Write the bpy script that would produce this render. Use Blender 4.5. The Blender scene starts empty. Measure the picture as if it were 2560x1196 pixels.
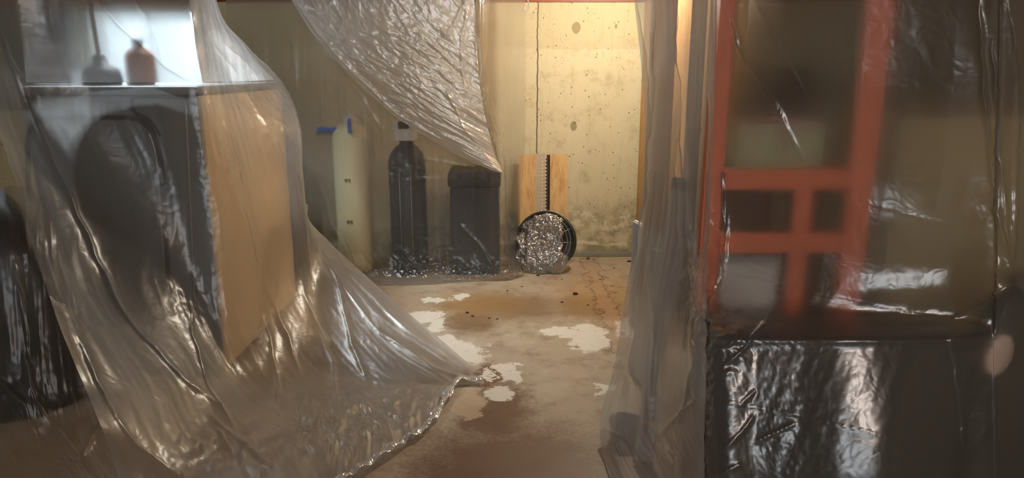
import bpy, bmesh, math, random
import numpy as np
from mathutils import Vector, Matrix

random.seed(7)
SC = bpy.context.scene
COL = SC.collection

# ------------------------------------------------------------------ camera
H = 1.20                       # eye height
TILT = math.radians(13.5)
FPX = 1780.0                   # focal length in pixels of the 2560 px frame
CT, ST = math.cos(TILT), math.sin(TILT)
cam_d = bpy.data.cameras.new('camera')
cam_d.sensor_width = 36.0
cam_d.lens = FPX / 2560.0 * 36.0
cam_d.clip_start = 0.02
cam = bpy.data.objects.new('camera', cam_d)
cam.location = (0, 0, H)
cam.rotation_euler = (math.pi / 2 - TILT, 0, 0)
COL.objects.link(cam)
SC.camera = cam

# ------------------------------------------------------------------ world, exposure
w = bpy.data.worlds.new('world'); SC.world = w
w.use_nodes = True
wb = w.node_tree.nodes['Background']
wb.inputs[0].default_value = (0.82, 0.93, 1.0, 1)
wb.inputs[1].default_value = 1.8
w.cycles.sampling_method = 'NONE'
SC.view_settings.view_transform = 'Standard'
SC.view_settings.look = 'None'
SC.view_settings.exposure = 0.26
SC.view_settings.gamma = 1.0
SC.view_settings.use_curve_mapping = False
SC.cycles.use_denoising = True
SC.cycles.transparent_max_bounces = 32
SC.cycles.max_bounces = 5
SC.cycles.use_light_tree = False
SC.cycles.adaptive_threshold = 0.08
SC.cycles.diffuse_bounces = 2
SC.cycles.glossy_bounces = 2
SC.cycles.transmission_bounces = 5
SC.cycles.sample_clamp_indirect = 3.0
SC.cycles.caustics_reflective = False

def light(name, kind, loc, energy, color, size=0.1, size_y=None, rot=(0, 0, 0)):
    d = bpy.data.lights.new(name, kind)
    d.energy = energy; d.color = color
    if kind == 'AREA':
        d.shape = 'RECTANGLE'; d.size = size; d.size_y = size_y or size
    else:
        d.shadow_soft_size = size
    o = bpy.data.objects.new(name, d)
    o.location = loc; o.rotation_euler = rot
    COL.objects.link(o)
    return o

# lamps above and behind the picture (fixtures built further down) and an added, unseen window behind the camera
BULB = (0.62, 3.55, 1.76)
TUBE = (-1.62, 3.2, 1.93)
WARM_BULB = (0.35, -0.9, 1.78)
ADDED_REARWIN = (-1.0, 0.2, 1.25, 1.72)
light('bay_bulb_offscreen', 'POINT', BULB, 47, (1.0, 0.92, 0.74), 0.045)
light('room_bulb_offscreen', 'POINT', WARM_BULB, 42, (1.0, 0.87, 0.78), 0.05)
light('laundry_strip_offscreen', 'AREA', (TUBE[0], TUBE[1], 1.868), 30, (0.84, 0.94, 1.0), 0.62, 0.10).data.spread = 1.75
light('added_window_offscreen', 'AREA', ((ADDED_REARWIN[0] + ADDED_REARWIN[1]) / 2, -2.13, (ADDED_REARWIN[2] + ADDED_REARWIN[3]) / 2), 16, (0.86, 0.93, 1.0), 1.14, 0.42, (math.pi / 2, 0, 0))

# ------------------------------------------------------------------ pixel / world helpers
def ray(px, py):
    u = (px - 1280.0) / FPX; v = (598.0 - py) / FPX
    return u, CT + v * ST, -ST + v * CT
def P(px, py, Y):
    a, b, c = ray(px, py); t = Y / b
    return Vector((a * t, Y, H + c * t))
def F(px, py, z=0.0):
    a, b, c = ray(px, py); t = (z - H) / c
    return Vector((a * t, b * t, z))
def project(p):
    p = np.asarray(p, float)
    y = p[..., 1]; z = p[..., 2] - H
    d = y * CT - z * ST; d = np.maximum(d, 0.05)
    return 1280 + FPX * p[..., 0] / d, 598 - FPX * (y * ST + z * CT) / d

# ------------------------------------------------------------------ numpy noise
_perm = np.random.RandomState(3).permutation(256).astype(np.int64)
_perm = np.concatenate([_perm, _perm, _perm])
_ang = np.random.RandomState(5).rand(256) * 2 * np.pi
_gx, _gy = np.cos(_ang), np.sin(_ang)
def perlin(x, y):
    x = np.asarray(x, float); y = np.asarray(y, float)
    xi = np.floor(x).astype(np.int64); yi = np.floor(y).astype(np.int64)
    xf = x - xi; yf = y - yi
    def g(ix, iy, fx, fy):
        h = _perm[_perm[ix & 255] + (iy & 255)]
        return _gx[h] * fx + _gy[h] * fy
    u = xf ** 3 * (xf * (xf * 6 - 15) + 10); v = yf ** 3 * (yf * (yf * 6 - 15) + 10)
    a = g(xi, yi, xf, yf); b = g(xi + 1, yi, xf - 1, yf)
    c = g(xi, yi + 1, xf, yf - 1); d = g(xi + 1, yi + 1, xf - 1, yf - 1)
    return ((a + u * (b - a)) * (1 - v) + (c + u * (d - c)) * v) * 1.5
def ridged(x, y, oct=3):
    s = 0; a = 1.0; t = 0
    for k in range(oct):
        s = s + a * (1 - 2.2 * np.abs(perlin(x + 17.3 * k, y + 9.1 * k))); t += a
        x = x * 2.1; y = y * 2.1; a *= 0.5
    return s / t

# ------------------------------------------------------------------ materials
MATS = {}
class NT:
    def __init__(self, name):
        m = bpy.data.materials.new(name); m.use_nodes = True
        self.m = m; self.t = m.node_tree; self.n = self.t.nodes; self.l = self.t.links
        self.bsdf = self.n['Principled BSDF']; self.out = self.n['Material Output']
        self.tc = None
    def coord(self, which='Object'):
        if not self.tc: self.tc = self.n.new('ShaderNodeTexCoord')
        return self.tc.outputs[which]
    def link(self, a, b): self.l.new(a, b)
    def sock(self, i, v):
        if isinstance(v, bpy.types.NodeSocket): self.l.new(v, i)
        else: i.default_value = v
    def math(self, op, a, b=0.0, c=None, clamp=False):
        n = self.n.new('ShaderNodeMath'); n.operation = op; n.use_clamp = clamp
        self.sock(n.inputs[0], a); self.sock(n.inputs[1], b)
        if c is not None: self.sock(n.inputs[2], c)
        return n.outputs[0]
    def noise(self, scale, detail=4, rough=0.55, vec=None, dist=0.0, col=False):
        n = self.n.new('ShaderNodeTexNoise')
        n.inputs['Scale'].default_value = scale; n.inputs['Detail'].default_value = detail
        n.inputs['Roughness'].default_value = rough; n.inputs['Distortion'].default_value = dist
        self.l.new(vec if vec is not None else self.coord(), n.inputs['Vector'])
        return n.outputs['Color' if col else 'Fac']
    def mapping(self, scale=(1, 1, 1), rot=(0, 0, 0), loc=(0, 0, 0), vec=None):
        n = self.n.new('ShaderNodeMapping')
        n.inputs['Scale'].default_value = scale; n.inputs['Rotation'].default_value = rot
        n.inputs['Location'].default_value = loc
        self.l.new(vec if vec is not None else self.coord(), n.inputs['Vector'])
        return n.outputs[0]
    def ramp(self, fac, stops, interp='LINEAR'):
        n = self.n.new('ShaderNodeValToRGB'); n.color_ramp.interpolation = interp
        e = n.color_ramp.elements
        while len(e) < len(stops): e.new(0.5)
        for i, (p, c) in enumerate(stops):
            e[i].position = p; e[i].color = (*c, 1) if len(c) == 3 else c
        self.l.new(fac, n.inputs[0]); return n.outputs[0]
    def smooth(self, fac, a, b):
        n = self.n.new('ShaderNodeMapRange'); n.interpolation_type = 'SMOOTHSTEP'
        self.l.new(fac, n.inputs['Value'])
        n.inputs['From Min'].default_value = a; n.inputs['From Max'].default_value = b
        return n.outputs[0]
    def mix(self, fac, a, b, blend='MIX'):
        n = self.n.new('ShaderNodeMix'); n.data_type = 'RGBA'; n.blend_type = blend
        self.sock(n.inputs[0], fac)
        self.sock(n.inputs[6], a if isinstance(a, bpy.types.NodeSocket) else (*a, 1))
        self.sock(n.inputs[7], b if isinstance(b, bpy.types.NodeSocket) else (*b, 1))
        return n.outputs[2]
    def bump(self, h, strength=0.3, dist=0.01):
        n = self.n.new('ShaderNodeBump'); n.inputs['Strength'].default_value = strength
        n.inputs['Distance'].default_value = dist
        self.l.new(h, n.inputs['Height']); return n.outputs[0]
    def xyz(self, vec=None):
        n = self.n.new('ShaderNodeSeparateXYZ'); self.l.new(vec if vec is not None else self.coord(), n.inputs[0])
        return n.outputs

def srgb(r, g, b):
    f = lambda c: ((c / 255 + 0.055) / 1.055) ** 2.4 if c > 10 else c / 255 / 12.92
    return (f(r), f(g), f(b))

def simple(name, col, rough=0.5, metal=0.0, var=0.12, scale=18, bump=0.05, spec=0.5):
    if name in MATS: return MATS[name]
    k = NT(name)
    f = k.noise(scale, 5)
    c = k.mix(f, tuple(x * (1 - var) for x in col), tuple(min(1, x * (1 + var)) for x in col))
    k.link(c, k.bsdf.inputs['Base Color'])
    k.bsdf.inputs['Roughness'].default_value = rough
    k.bsdf.inputs['Metallic'].default_value = metal
    k.bsdf.inputs['Specular IOR Level'].default_value = spec
    if bump: k.link(k.bump(k.noise(scale * 4, 3), bump, 0.004), k.bsdf.inputs['Normal'])
    MATS[name] = k.m
    return k.m

def wood(name, c1, c2, axis=2, scale=1.0, knots=True):
    if name in MATS: return MATS[name]
    k = NT(name)
    s = [14 * scale] * 3; s[axis] = 1.1 * scale
    v = k.mapping(tuple(s))
    n1 = k.noise(2.2, 6, 0.6, v, 0.6)
    s2 = [70 * scale] * 3; s2[axis] = 3 * scale
    n2 = k.noise(2.0, 3, 0.5, k.mapping(tuple(s2)))
    f = k.math('ADD', k.math('MULTIPLY', n1, 0.7), k.math('MULTIPLY', n2, 0.3))
    c = k.ramp(f, [(0.3, c2), (0.52, c1), (0.75, tuple(min(1, x * 1.15) for x in c1))])
    if knots:
        vn = k.n.new('ShaderNodeTexVoronoi'); vn.inputs['Scale'].default_value = 5.0 * scale
        s3 = [1, 1, 1]; s3[axis] = 0.6
        k.link(k.mapping(tuple(s3)), vn.inputs['Vector'])
        kn = k.smooth(vn.outputs['Distance'], 0.16, 0.03)
        c = k.mix(k.math('MULTIPLY', kn, 0.75), c, tuple(x * 0.22 for x in c2))
    k.link(c, k.bsdf.inputs['Base Color'])
    k.bsdf.inputs['Roughness'].default_value = 0.5
    k.link(k.bump(f, 0.15, 0.003), k.bsdf.inputs['Normal'])
    MATS[name] = k.m
    return k.m

def plastic(name, haze=0.16, clear=0.30, gloss=0.10, tint=(0.90, 0.88, 0.86), ior=1.07, rough=0.75,
            crinkle=0.5, cscale=16.0, stretch=(1, 1, 1), gl_rough=0.2, translucent=0.5, body=(0.86, 0.86, 0.86)):
    """thin hazy polythene: part clear, part forward-scattering, a little white haze and a shiny skin"""
    if name in MATS: return MATS[name]
    k = NT(name); k.n.remove(k.bsdf)
    v = k.mapping(stretch)
    r1 = k.math('ABSOLUTE', k.math('SUBTRACT', k.noise(cscale, 2, 0.6, v, 0.4), 0.5))
    bp = k.bump(r1, crinkle, 0.02)
    tr = k.n.new('ShaderNodeBsdfTransparent'); tr.inputs[0].default_value = (*tint, 1)
    rf = k.n.new('ShaderNodeBsdfRefraction'); rf.inputs['Color'].default_value = (*tint, 1)
    rf.inputs['Roughness'].default_value = rough; rf.inputs['IOR'].default_value = ior
    m1 = k.n.new('ShaderNodeMixShader'); m1.inputs[0].default_value = clear
    k.link(rf.outputs[0], m1.inputs[1]); k.link(tr.outputs[0], m1.inputs[2])
    df = k.n.new('ShaderNodeBsdfDiffuse'); df.inputs[0].default_value = (*body, 1)
    tl = k.n.new('ShaderNodeBsdfTranslucent'); tl.inputs[0].default_value = (*body, 1)
    k.link(bp, df.inputs['Normal']); k.link(bp, tl.inputs['Normal'])
    m2 = k.n.new('ShaderNodeMixShader'); m2.inputs[0].default_value = translucent
    k.link(df.outputs[0], m2.inputs[1]); k.link(tl.outputs[0], m2.inputs[2])
    lw = k.n.new('ShaderNodeLayerWeight'); lw.inputs[0].default_value = 0.35
    hz = k.math('ADD', k.math('MULTIPLY', lw.outputs['Facing'], haze * 1.3), haze, clamp=True)
    m3 = k.n.new('ShaderNodeMixShader'); k.link(hz, m3.inputs[0])
    k.link(m1.outputs[0], m3.inputs[1]); k.link(m2.outputs[0], m3.inputs[2])
    gl = k.n.new('ShaderNodeBsdfGlossy'); gl.inputs['Roughness'].default_value = gl_rough
    gl.inputs[0].default_value = (1, 1, 1, 1); k.link(bp, gl.inputs['Normal'])
    fr = k.n.new('ShaderNodeLayerWeight'); fr.inputs[0].default_value = 0.5
    gf = k.math('ADD', k.math('MULTIPLY', k.math('POWER', fr.outputs['Facing'], 2.6), 0.55), gloss * 0.7, clamp=True)
    m4 = k.n.new('ShaderNodeMixShader'); k.link(gf, m4.inputs[0])
    k.link(m3.outputs[0], m4.inputs[1]); k.link(gl.outputs[0], m4.inputs[2])
    k.link(m4.outputs[0], k.out.inputs[0])
    MATS[name] = k.m
    return k.m

# ------------------------------------------------------------------ mesh helpers
class MB:
    def __init__(self): self.v = []; self.f = []; self.smooth = []
    def add(self, vs, fs, sm=False):
        b = len(self.v); self.v += [tuple(p) for p in vs]
        self.f += [tuple(b + i for i in q) for q in fs]; self.smooth += [sm] * len(fs)
        return self
    def box(self, x0, x1, y0, y1, z0, z1, bev=0.0, M=None):
        bm = bmesh.new(); bmesh.ops.create_cube(bm, size=1)
        for p in bm.verts:
            p.co = ((x0 + x1) / 2 + p.co.x * (x1 - x0), (y0 + y1) / 2 + p.co.y * (y1 - y0), (z0 + z1) / 2 + p.co.z * (z1 - z0))
        if bev: bmesh.ops.bevel(bm, geom=bm.edges[:], offset=bev, segments=2, affect='EDGES', profile=0.6)
        if M is not None: bm.transform(M)
        bm.verts.index_update()
        self.add([p.co[:] for p in bm.verts], [[q.index for q in f.verts] for f in bm.faces])
        bm.free(); return self
    def lathe(self, prof, cx=0, cy=0, n=32, sm=True, M=None, cap=True):
        vs = []; fs = []
        for r, z in prof:
            for i in range(n):
                a = 2 * math.pi * i / n
                p = Vector((cx + r * math.cos(a), cy + r * math.sin(a), z))
                vs.append(M @ p if M is not None else p)
        for j in range(len(prof) - 1):
            for i in range(n):
                fs.append((j * n + i, j * n + (i + 1) % n, (j + 1) * n + (i + 1) % n, (j + 1) * n + i))
        self.add(vs, fs, sm)
        if cap:
            b = len(self.v) - len(vs)
            self.f.append(tuple(b + i for i in reversed(range(n)))); self.smooth.append(False)
            self.f.append(tuple(b + (len(prof) - 1) * n + i for i in range(n))); self.smooth.append(False)
        return self
    def tube(self, pts, r, n=8, sm=True, closed=False):
        pts = [Vector(p) for p in pts]; m = len(pts)
        rs = r if isinstance(r, (list, tuple)) else [r] * m
        vs = []; prev = None
        for i, p in enumerate(pts):
            if closed: d = (pts[(i + 1) % m] - pts[i - 1]).normalized()
            else: d = (pts[min(i + 1, m - 1)] - pts[max(i - 1, 0)]).normalized()
            if prev is None:
                a = d.orthogonal().normalized()
            else:
                a = (prev - d * prev.dot(d)).normalized()
            prev = a; b = d.cross(a)
            for k in range(n):
                t = 2 * math.pi * k / n
                vs.append(p + (a * math.cos(t) + b * math.sin(t)) * rs[i])
        fs = []
        for i in range(m if closed else m - 1):
            j = (i + 1) % m
            for k in range(n): fs.append((i * n + k, i * n + (k + 1) % n, j * n + (k + 1) % n, j * n + k))
        if not closed:
            fs.append(tuple(reversed(range(n)))); fs.append(tuple((m - 1) * n + k for k in range(n)))
        self.add(vs, fs, sm); return self
    def build(self, name, mat, parent=None):
        me = bpy.data.meshes.new(name); me.from_pydata(self.v, [], self.f)
        me.polygons.foreach_set('use_smooth', self.smooth); me.update()
        o = bpy.data.objects.new(name, me); COL.objects.link(o)
        if mat: me.materials.append(mat)
        if parent:
            o.parent = parent; o.matrix_parent_inverse = Matrix.Translation(-Vector(parent.location)) if parent.type == 'EMPTY' else parent.matrix_world.inverted()
        return o

def tag(o, label, cat, group=None):
    o['label'] = label; o['category'] = cat
    if group: o['group'] = group
    return o
def struct(o):
    o['kind'] = 'structure'; return o
def thing(name, loc, label, cat, group=None):
    o = bpy.data.objects.new(name, None); o.location = loc; o.empty_display_size = 0.05
    COL.objects.link(o); return tag(o, label, cat, group)

# ------------------------------------------------------------------ plastic sheet builder
def spline(ctrl, n):
    """Catmull-Rom along axis 0 of an array (m, ..., 3) -> (n, ..., 3)"""
    m = ctrl.shape[0]
    t = np.linspace(0, m - 1, n); i = np.minimum(t.astype(int), m - 2); f = t - i
    g = lambda k: ctrl[np.clip(i + k, 0, m - 1)]
    p0, p1, p2, p3 = g(-1), g(0), g(1), g(2)
    p0 = np.where((i == 0)[(...,) + (None,) * (ctrl.ndim - 1)], 2 * p1 - p2, p0)
    p3 = np.where((i == m - 2)[(...,) + (None,) * (ctrl.ndim - 1)], 2 * p2 - p1, p3)
    f = f[(...,) + (None,) * (ctrl.ndim - 1)]
    return 0.5 * (2 * p1 + (p2 - p0) * f + (2 * p0 - 5 * p1 + 4 * p2 - p3) * f ** 2 + (3 * p1 - p0 - 3 * p2 + p3) * f ** 3)

def seg_dist(X, Y, pts):
    best = np.full(X.shape, 1e9); along = np.zeros(X.shape); acc = 0.0
    for (x0, y0), (x1, y1) in zip(pts[:-1], pts[1:]):
        dx, dy = x1 - x0, y1 - y0; L = math.hypot(dx, dy)
        t = np.clip(((X - x0) * dx + (Y - y0) * dy) / (L * L), 0, 1)
        d = np.hypot(X - x0 - t * dx, Y - y0 - t * dy)
        along = np.where(d < best, acc + t * L, along); best = np.minimum(best, d); acc += L
    return best, along, acc

def sheet(name, rows, nu, nv, mat, creases=(), wr=0.006, fold=(14, 1.2), foldamp=0.006, crumple=(), seed=0.0, floor=True, parent=None, minz=0.006):
    C = np.array([[P(*q)[:] for q in r] for r in rows])
    G = spline(C, nv)                                   # (nv, m, 3)
    G = np.swapaxes(spline(np.swapaxes(G, 0, 1), nu), 0, 1)   # (nv, nu, 3)
    du = np.gradient(G, axis=1); dv = np.gradient(G, axis=0)
    N = np.cross(du, dv); N /= np.maximum(np.linalg.norm(N, axis=2, keepdims=True), 1e-9)
    view = G - np.array([0, 0, H])
    N = np.where((N * view).sum(2, keepdims=True) > 0, -N, N)
    PX, PY = project(G)
    s = np.cumsum(np.linalg.norm(du, axis=2), axis=1); t = np.cumsum(np.linalg.norm(dv, axis=2), axis=0)
    D = foldamp * perlin(s * fold[0] + seed, t * fold[1] + seed * 1.7)
    D = D + foldamp * 0.5 * ridged(s * fold[0] * 2.3 + seed, t * fold[1] * 1.9 + 5 + seed, 2)
    D = D + wr * ridged(s * 11 + seed * 3, t * 7 + seed, 3)
    for (cx, cy, rx, ry, amp, sc) in crumple:
        m = np.exp(-(((PX - cx) / rx) ** 2 + ((PY - cy) / ry) ** 2))
        D = D + 0.6 * m * amp * (0.6 * ridged(s * sc + seed, t * sc + 3 * seed, 2) + 0.5 * perlin(s * sc * 0.8 + 7, t * sc * 0.8 - seed))
    for pts, amp, wd in creases:
        d, al, L = seg_dist(PX + 5 * perlin(PY * 0.02 + seed, PX * 0.004), PY, pts)
        jit = 0.75 + 0.5 * perlin(al * 0.008 + seed, al * 0 + amp * 100)
        ends = np.clip(np.minimum(al, L - al) / (0.12 * L) + 0.15, 0, 1)
        D = D + 0.5 * amp * jit * ends * np.exp(-d / (0.62 * wd))
    G = G + N * D[..., None]
    if floor: G[..., 2] = np.maximum(G[..., 2], minz + 0.5 * np.abs(D))
    idx = np.arange(nv * nu).reshape(nv, nu)
    q = np.stack([idx[:-1, :-1], idx[:-1, 1:], idx[1:, 1:], idx[1:, :-1]], -1).reshape(-1, 4)
    me = bpy.data.meshes.new(name)
    me.vertices.add(nv * nu); me.vertices.foreach_set('co', G.reshape(-1))
    me.loops.add(q.size); me.loops.foreach_set('vertex_index', q.reshape(-1).astype(np.int32))
    me.polygons.add(len(q)); me.polygons.foreach_set('loop_start', np.arange(0, q.size, 4, dtype=np.int32))
    me.polygons.foreach_set('loop_total', np.full(len(q), 4, np.int32))
    me.polygons.foreach_set('use_smooth', np.ones(len(q), bool))
    me.update(calc_edges=True); me.validate()
    me.materials.append(mat)
    o = bpy.data.objects.new(name, me); COL.objects.link(o)
    if parent: o.parent = parent
    return o, G

#STRUCT
# ------------------------------------------------------------------ the room shell
WB = 4.52                                        # inner face of the concrete wall
def floor_material():
    k = NT('concrete_floor')
    base = k.coord()
    wob = k.noise(9.0, 5, 0.65, base, 0, True)
    vm = k.n.new('ShaderNodeVectorMath'); vm.operation = 'MULTIPLY_ADD'
    k.link(wob, vm.inputs[0]); vm.inputs[1].default_value = (0.26, 0.26, 0); k.link(base, vm.inputs[2])
    vs = k.n.new('ShaderNodeVectorMath'); vs.operation = 'SUBTRACT'
    k.link(vm.outputs[0], vs.inputs[0]); vs.inputs[1].default_value = (0.13, 0.13, 0)
    wv = vs.outputs[0]
    fine = k.noise(60, 5, 0.7)
    fine2 = k.noise(130, 4, 0.75)
    def patch(px0, py0, px1, py1, soft=0.12, grit=0.25):
        a = F((px0 + px1) / 2, py1); b = F((px0 + px1) / 2, py0); l = F(px0, (py0 + py1) / 2); r = F(px1, (py0 + py1) / 2)
        cx, cy = (l.x + r.x) / 2, (a.y + b.y) / 2
        s = k.n.new('ShaderNodeVectorMath'); s.operation = 'SUBTRACT'
        k.link(wv, s.inputs[0]); s.inputs[1].default_value = (cx, cy, 0)
        m = k.n.new('ShaderNodeVectorMath'); m.operation = 'MULTIPLY'
        k.link(s.outputs[0], m.inputs[0]); m.inputs[1].default_value = (2 / max(.02, r.x - l.x), 2 / max(.02, b.y - a.y), 0)
        n = k.n.new('ShaderNodeVectorMath'); n.operation = 'LENGTH'; k.link(m.outputs[0], n.inputs[0])
        d = k.math('ADD', n.outputs['Value'], k.math('MULTIPLY', k.math('SUBTRACT', fine, 0.5), grit * 2))
        return k.smooth(d, 1 + soft, 1 - soft)
    def union(ms):
        o = ms[0]
        for m in ms[1:]: o = k.math('MAXIMUM', o, m)
        return o
    n1 = k.noise(1.6, 6, 0.6); n2 = k.noise(7, 4, 0.65)
    c = k.mix(n1, srgb(184, 172, 152), srgb(160, 146, 128))
    c = k.mix(k.smooth(n2, 0.45, 0.72), c, srgb(146, 128, 110))
    # grey patches worn lighter
    c = k.mix(k.math('MULTIPLY', k.smooth(k.noise(3.1, 5, 0.6), 0.5, 0.64), 0.5), c, srgb(192, 182, 164))
    # brown damp stains
    st1 = union([patch(1120, 735, 1420, 800, 0.6, 0.5), patch(1380, 735, 1590, 800, 0.6, 0.5), patch(1120, 780, 1250, 830, .6, .5)])
    c = k.mix(k.math('MULTIPLY', st1, 0.8), c, srgb(116, 90, 58))
    st0 = union([patch(1400, 690, 1600, 790, 0.7, 0.4), patch(1060, 730, 1300, 790, .7, .5)])
    c = k.mix(k.math('MULTIPLY', st0, 0.5), c, srgb(166, 130, 76))
    st2 = union([patch(1010, 1060, 1560, 1300, 0.5, 0.5), patch(1200, 960, 1330, 1090, 0.6, .6), patch(1130, 1010, 1300, 1100, .5, .6)])
    c = k.mix(k.math('MULTIPLY', st2, 0.88), c, srgb(96, 66, 48))
    st3 = union([patch(1195, 905, 1245, 975, 0.4, 0.5)])
    c = k.mix(k.math('MULTIPLY', st3, 0.85), c, srgb(104, 62, 26))
    # old white paint left in flakes
    flak = k.smooth(k.noise(38, 6, 0.75), 0.30, 0.42)
    wp = union([patch(1430, 812, 1525, 882), patch(1352, 818, 1450, 842), patch(1232, 902, 1312, 960), patch(1222, 972, 1288, 1000),
                patch(1080, 838, 1150, 880, .15, .5), patch(1110, 852, 1212, 915, .2, .5), patch(1015, 776, 1105, 806, .15, .5),
                patch(1060, 790, 1110, 830, .2, .5), patch(1130, 734, 1170, 750), patch(1060, 742, 1120, 760, .2, .4), patch(1490, 955, 1530, 985, .2, .4),
                patch(1208, 920, 1226, 955), patch(1540, 800, 1600, 850)])
    c = k.mix(k.math('MULTIPLY', k.math('MULTIPLY', wp, flak), 0.92), c, srgb(226, 222, 212))
    lp = union([patch(1140, 965, 1215, 1060, .1, .35), patch(560, 1020, 760, 1100, .2, .4)])
    c = k.mix(k.math('MULTIPLY', lp, 0.7), c, srgb(196, 176, 150))
    # chips and grime
    chips = k.math('MULTIPLY', k.smooth(fine2, 0.69, 0.74), k.smooth(k.noise(5, 3), 0.45, 0.6))
    c = k.mix(k.math('MULTIPLY', chips, 0.7), c, srgb(214, 196, 166))
    grime = k.math('MULTIPLY', k.smooth(k.noise(95, 3, 0.6, None, 1.0), 0.66, 0.72), k.smooth(k.noise(4, 3), 0.48, 0.6))
    c = k.mix(k.math('MULTIPLY', grime, 0.75), c, srgb(52, 36, 22))
    # repaired trench running back along the right
    X = k.xyz(wv)[0]
    tx = (F(1530, 760).x + F(1520, 980).x) / 2 + .05
    tr = k.smooth(k.math('ABSOLUTE', k.math('SUBTRACT', X, tx)), 0.055, 0.035)
    c = k.mix(k.math('MULTIPLY', tr, 0.35), c, srgb(176, 140, 112))
    X2 = k.xyz(wv)[0]
    ck = k.smooth(k.math('ABSOLUTE', k.math('SUBTRACT', X2, tx + 0.045)), 0.006, 0.001)
    ck2 = k.smooth(k.math('ABSOLUTE', k.math('SUBTRACT', X2, tx - 0.05)), 0.006, 0.001)
    ck = k.math('MAXIMUM', ck, ck2)
    c = k.mix(k.math('MULTIPLY', ck, 0.75), c, srgb(70, 48, 32))
    k.link(c, k.bsdf.inputs['Base Color'])
    wet = k.math('ADD', st2, st1, clamp=True)
    k.link(k.math('SUBTRACT', 0.62, k.math('MULTIPLY', wet, 0.16)), k.bsdf.inputs['Roughness'])
    hh = k.math('ADD', k.math('MULTIPLY', n2, 0.5), k.math('ADD', k.math('MULTIPLY', wp, 0.5), k.math('MULTIPLY', fine, 0.25)))
    hh = k.math('SUBTRACT', hh, ck)
    k.link(k.bump(hh, 0.35, 0.006), k.bsdf.inputs['Normal'])
    return k.m

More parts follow.
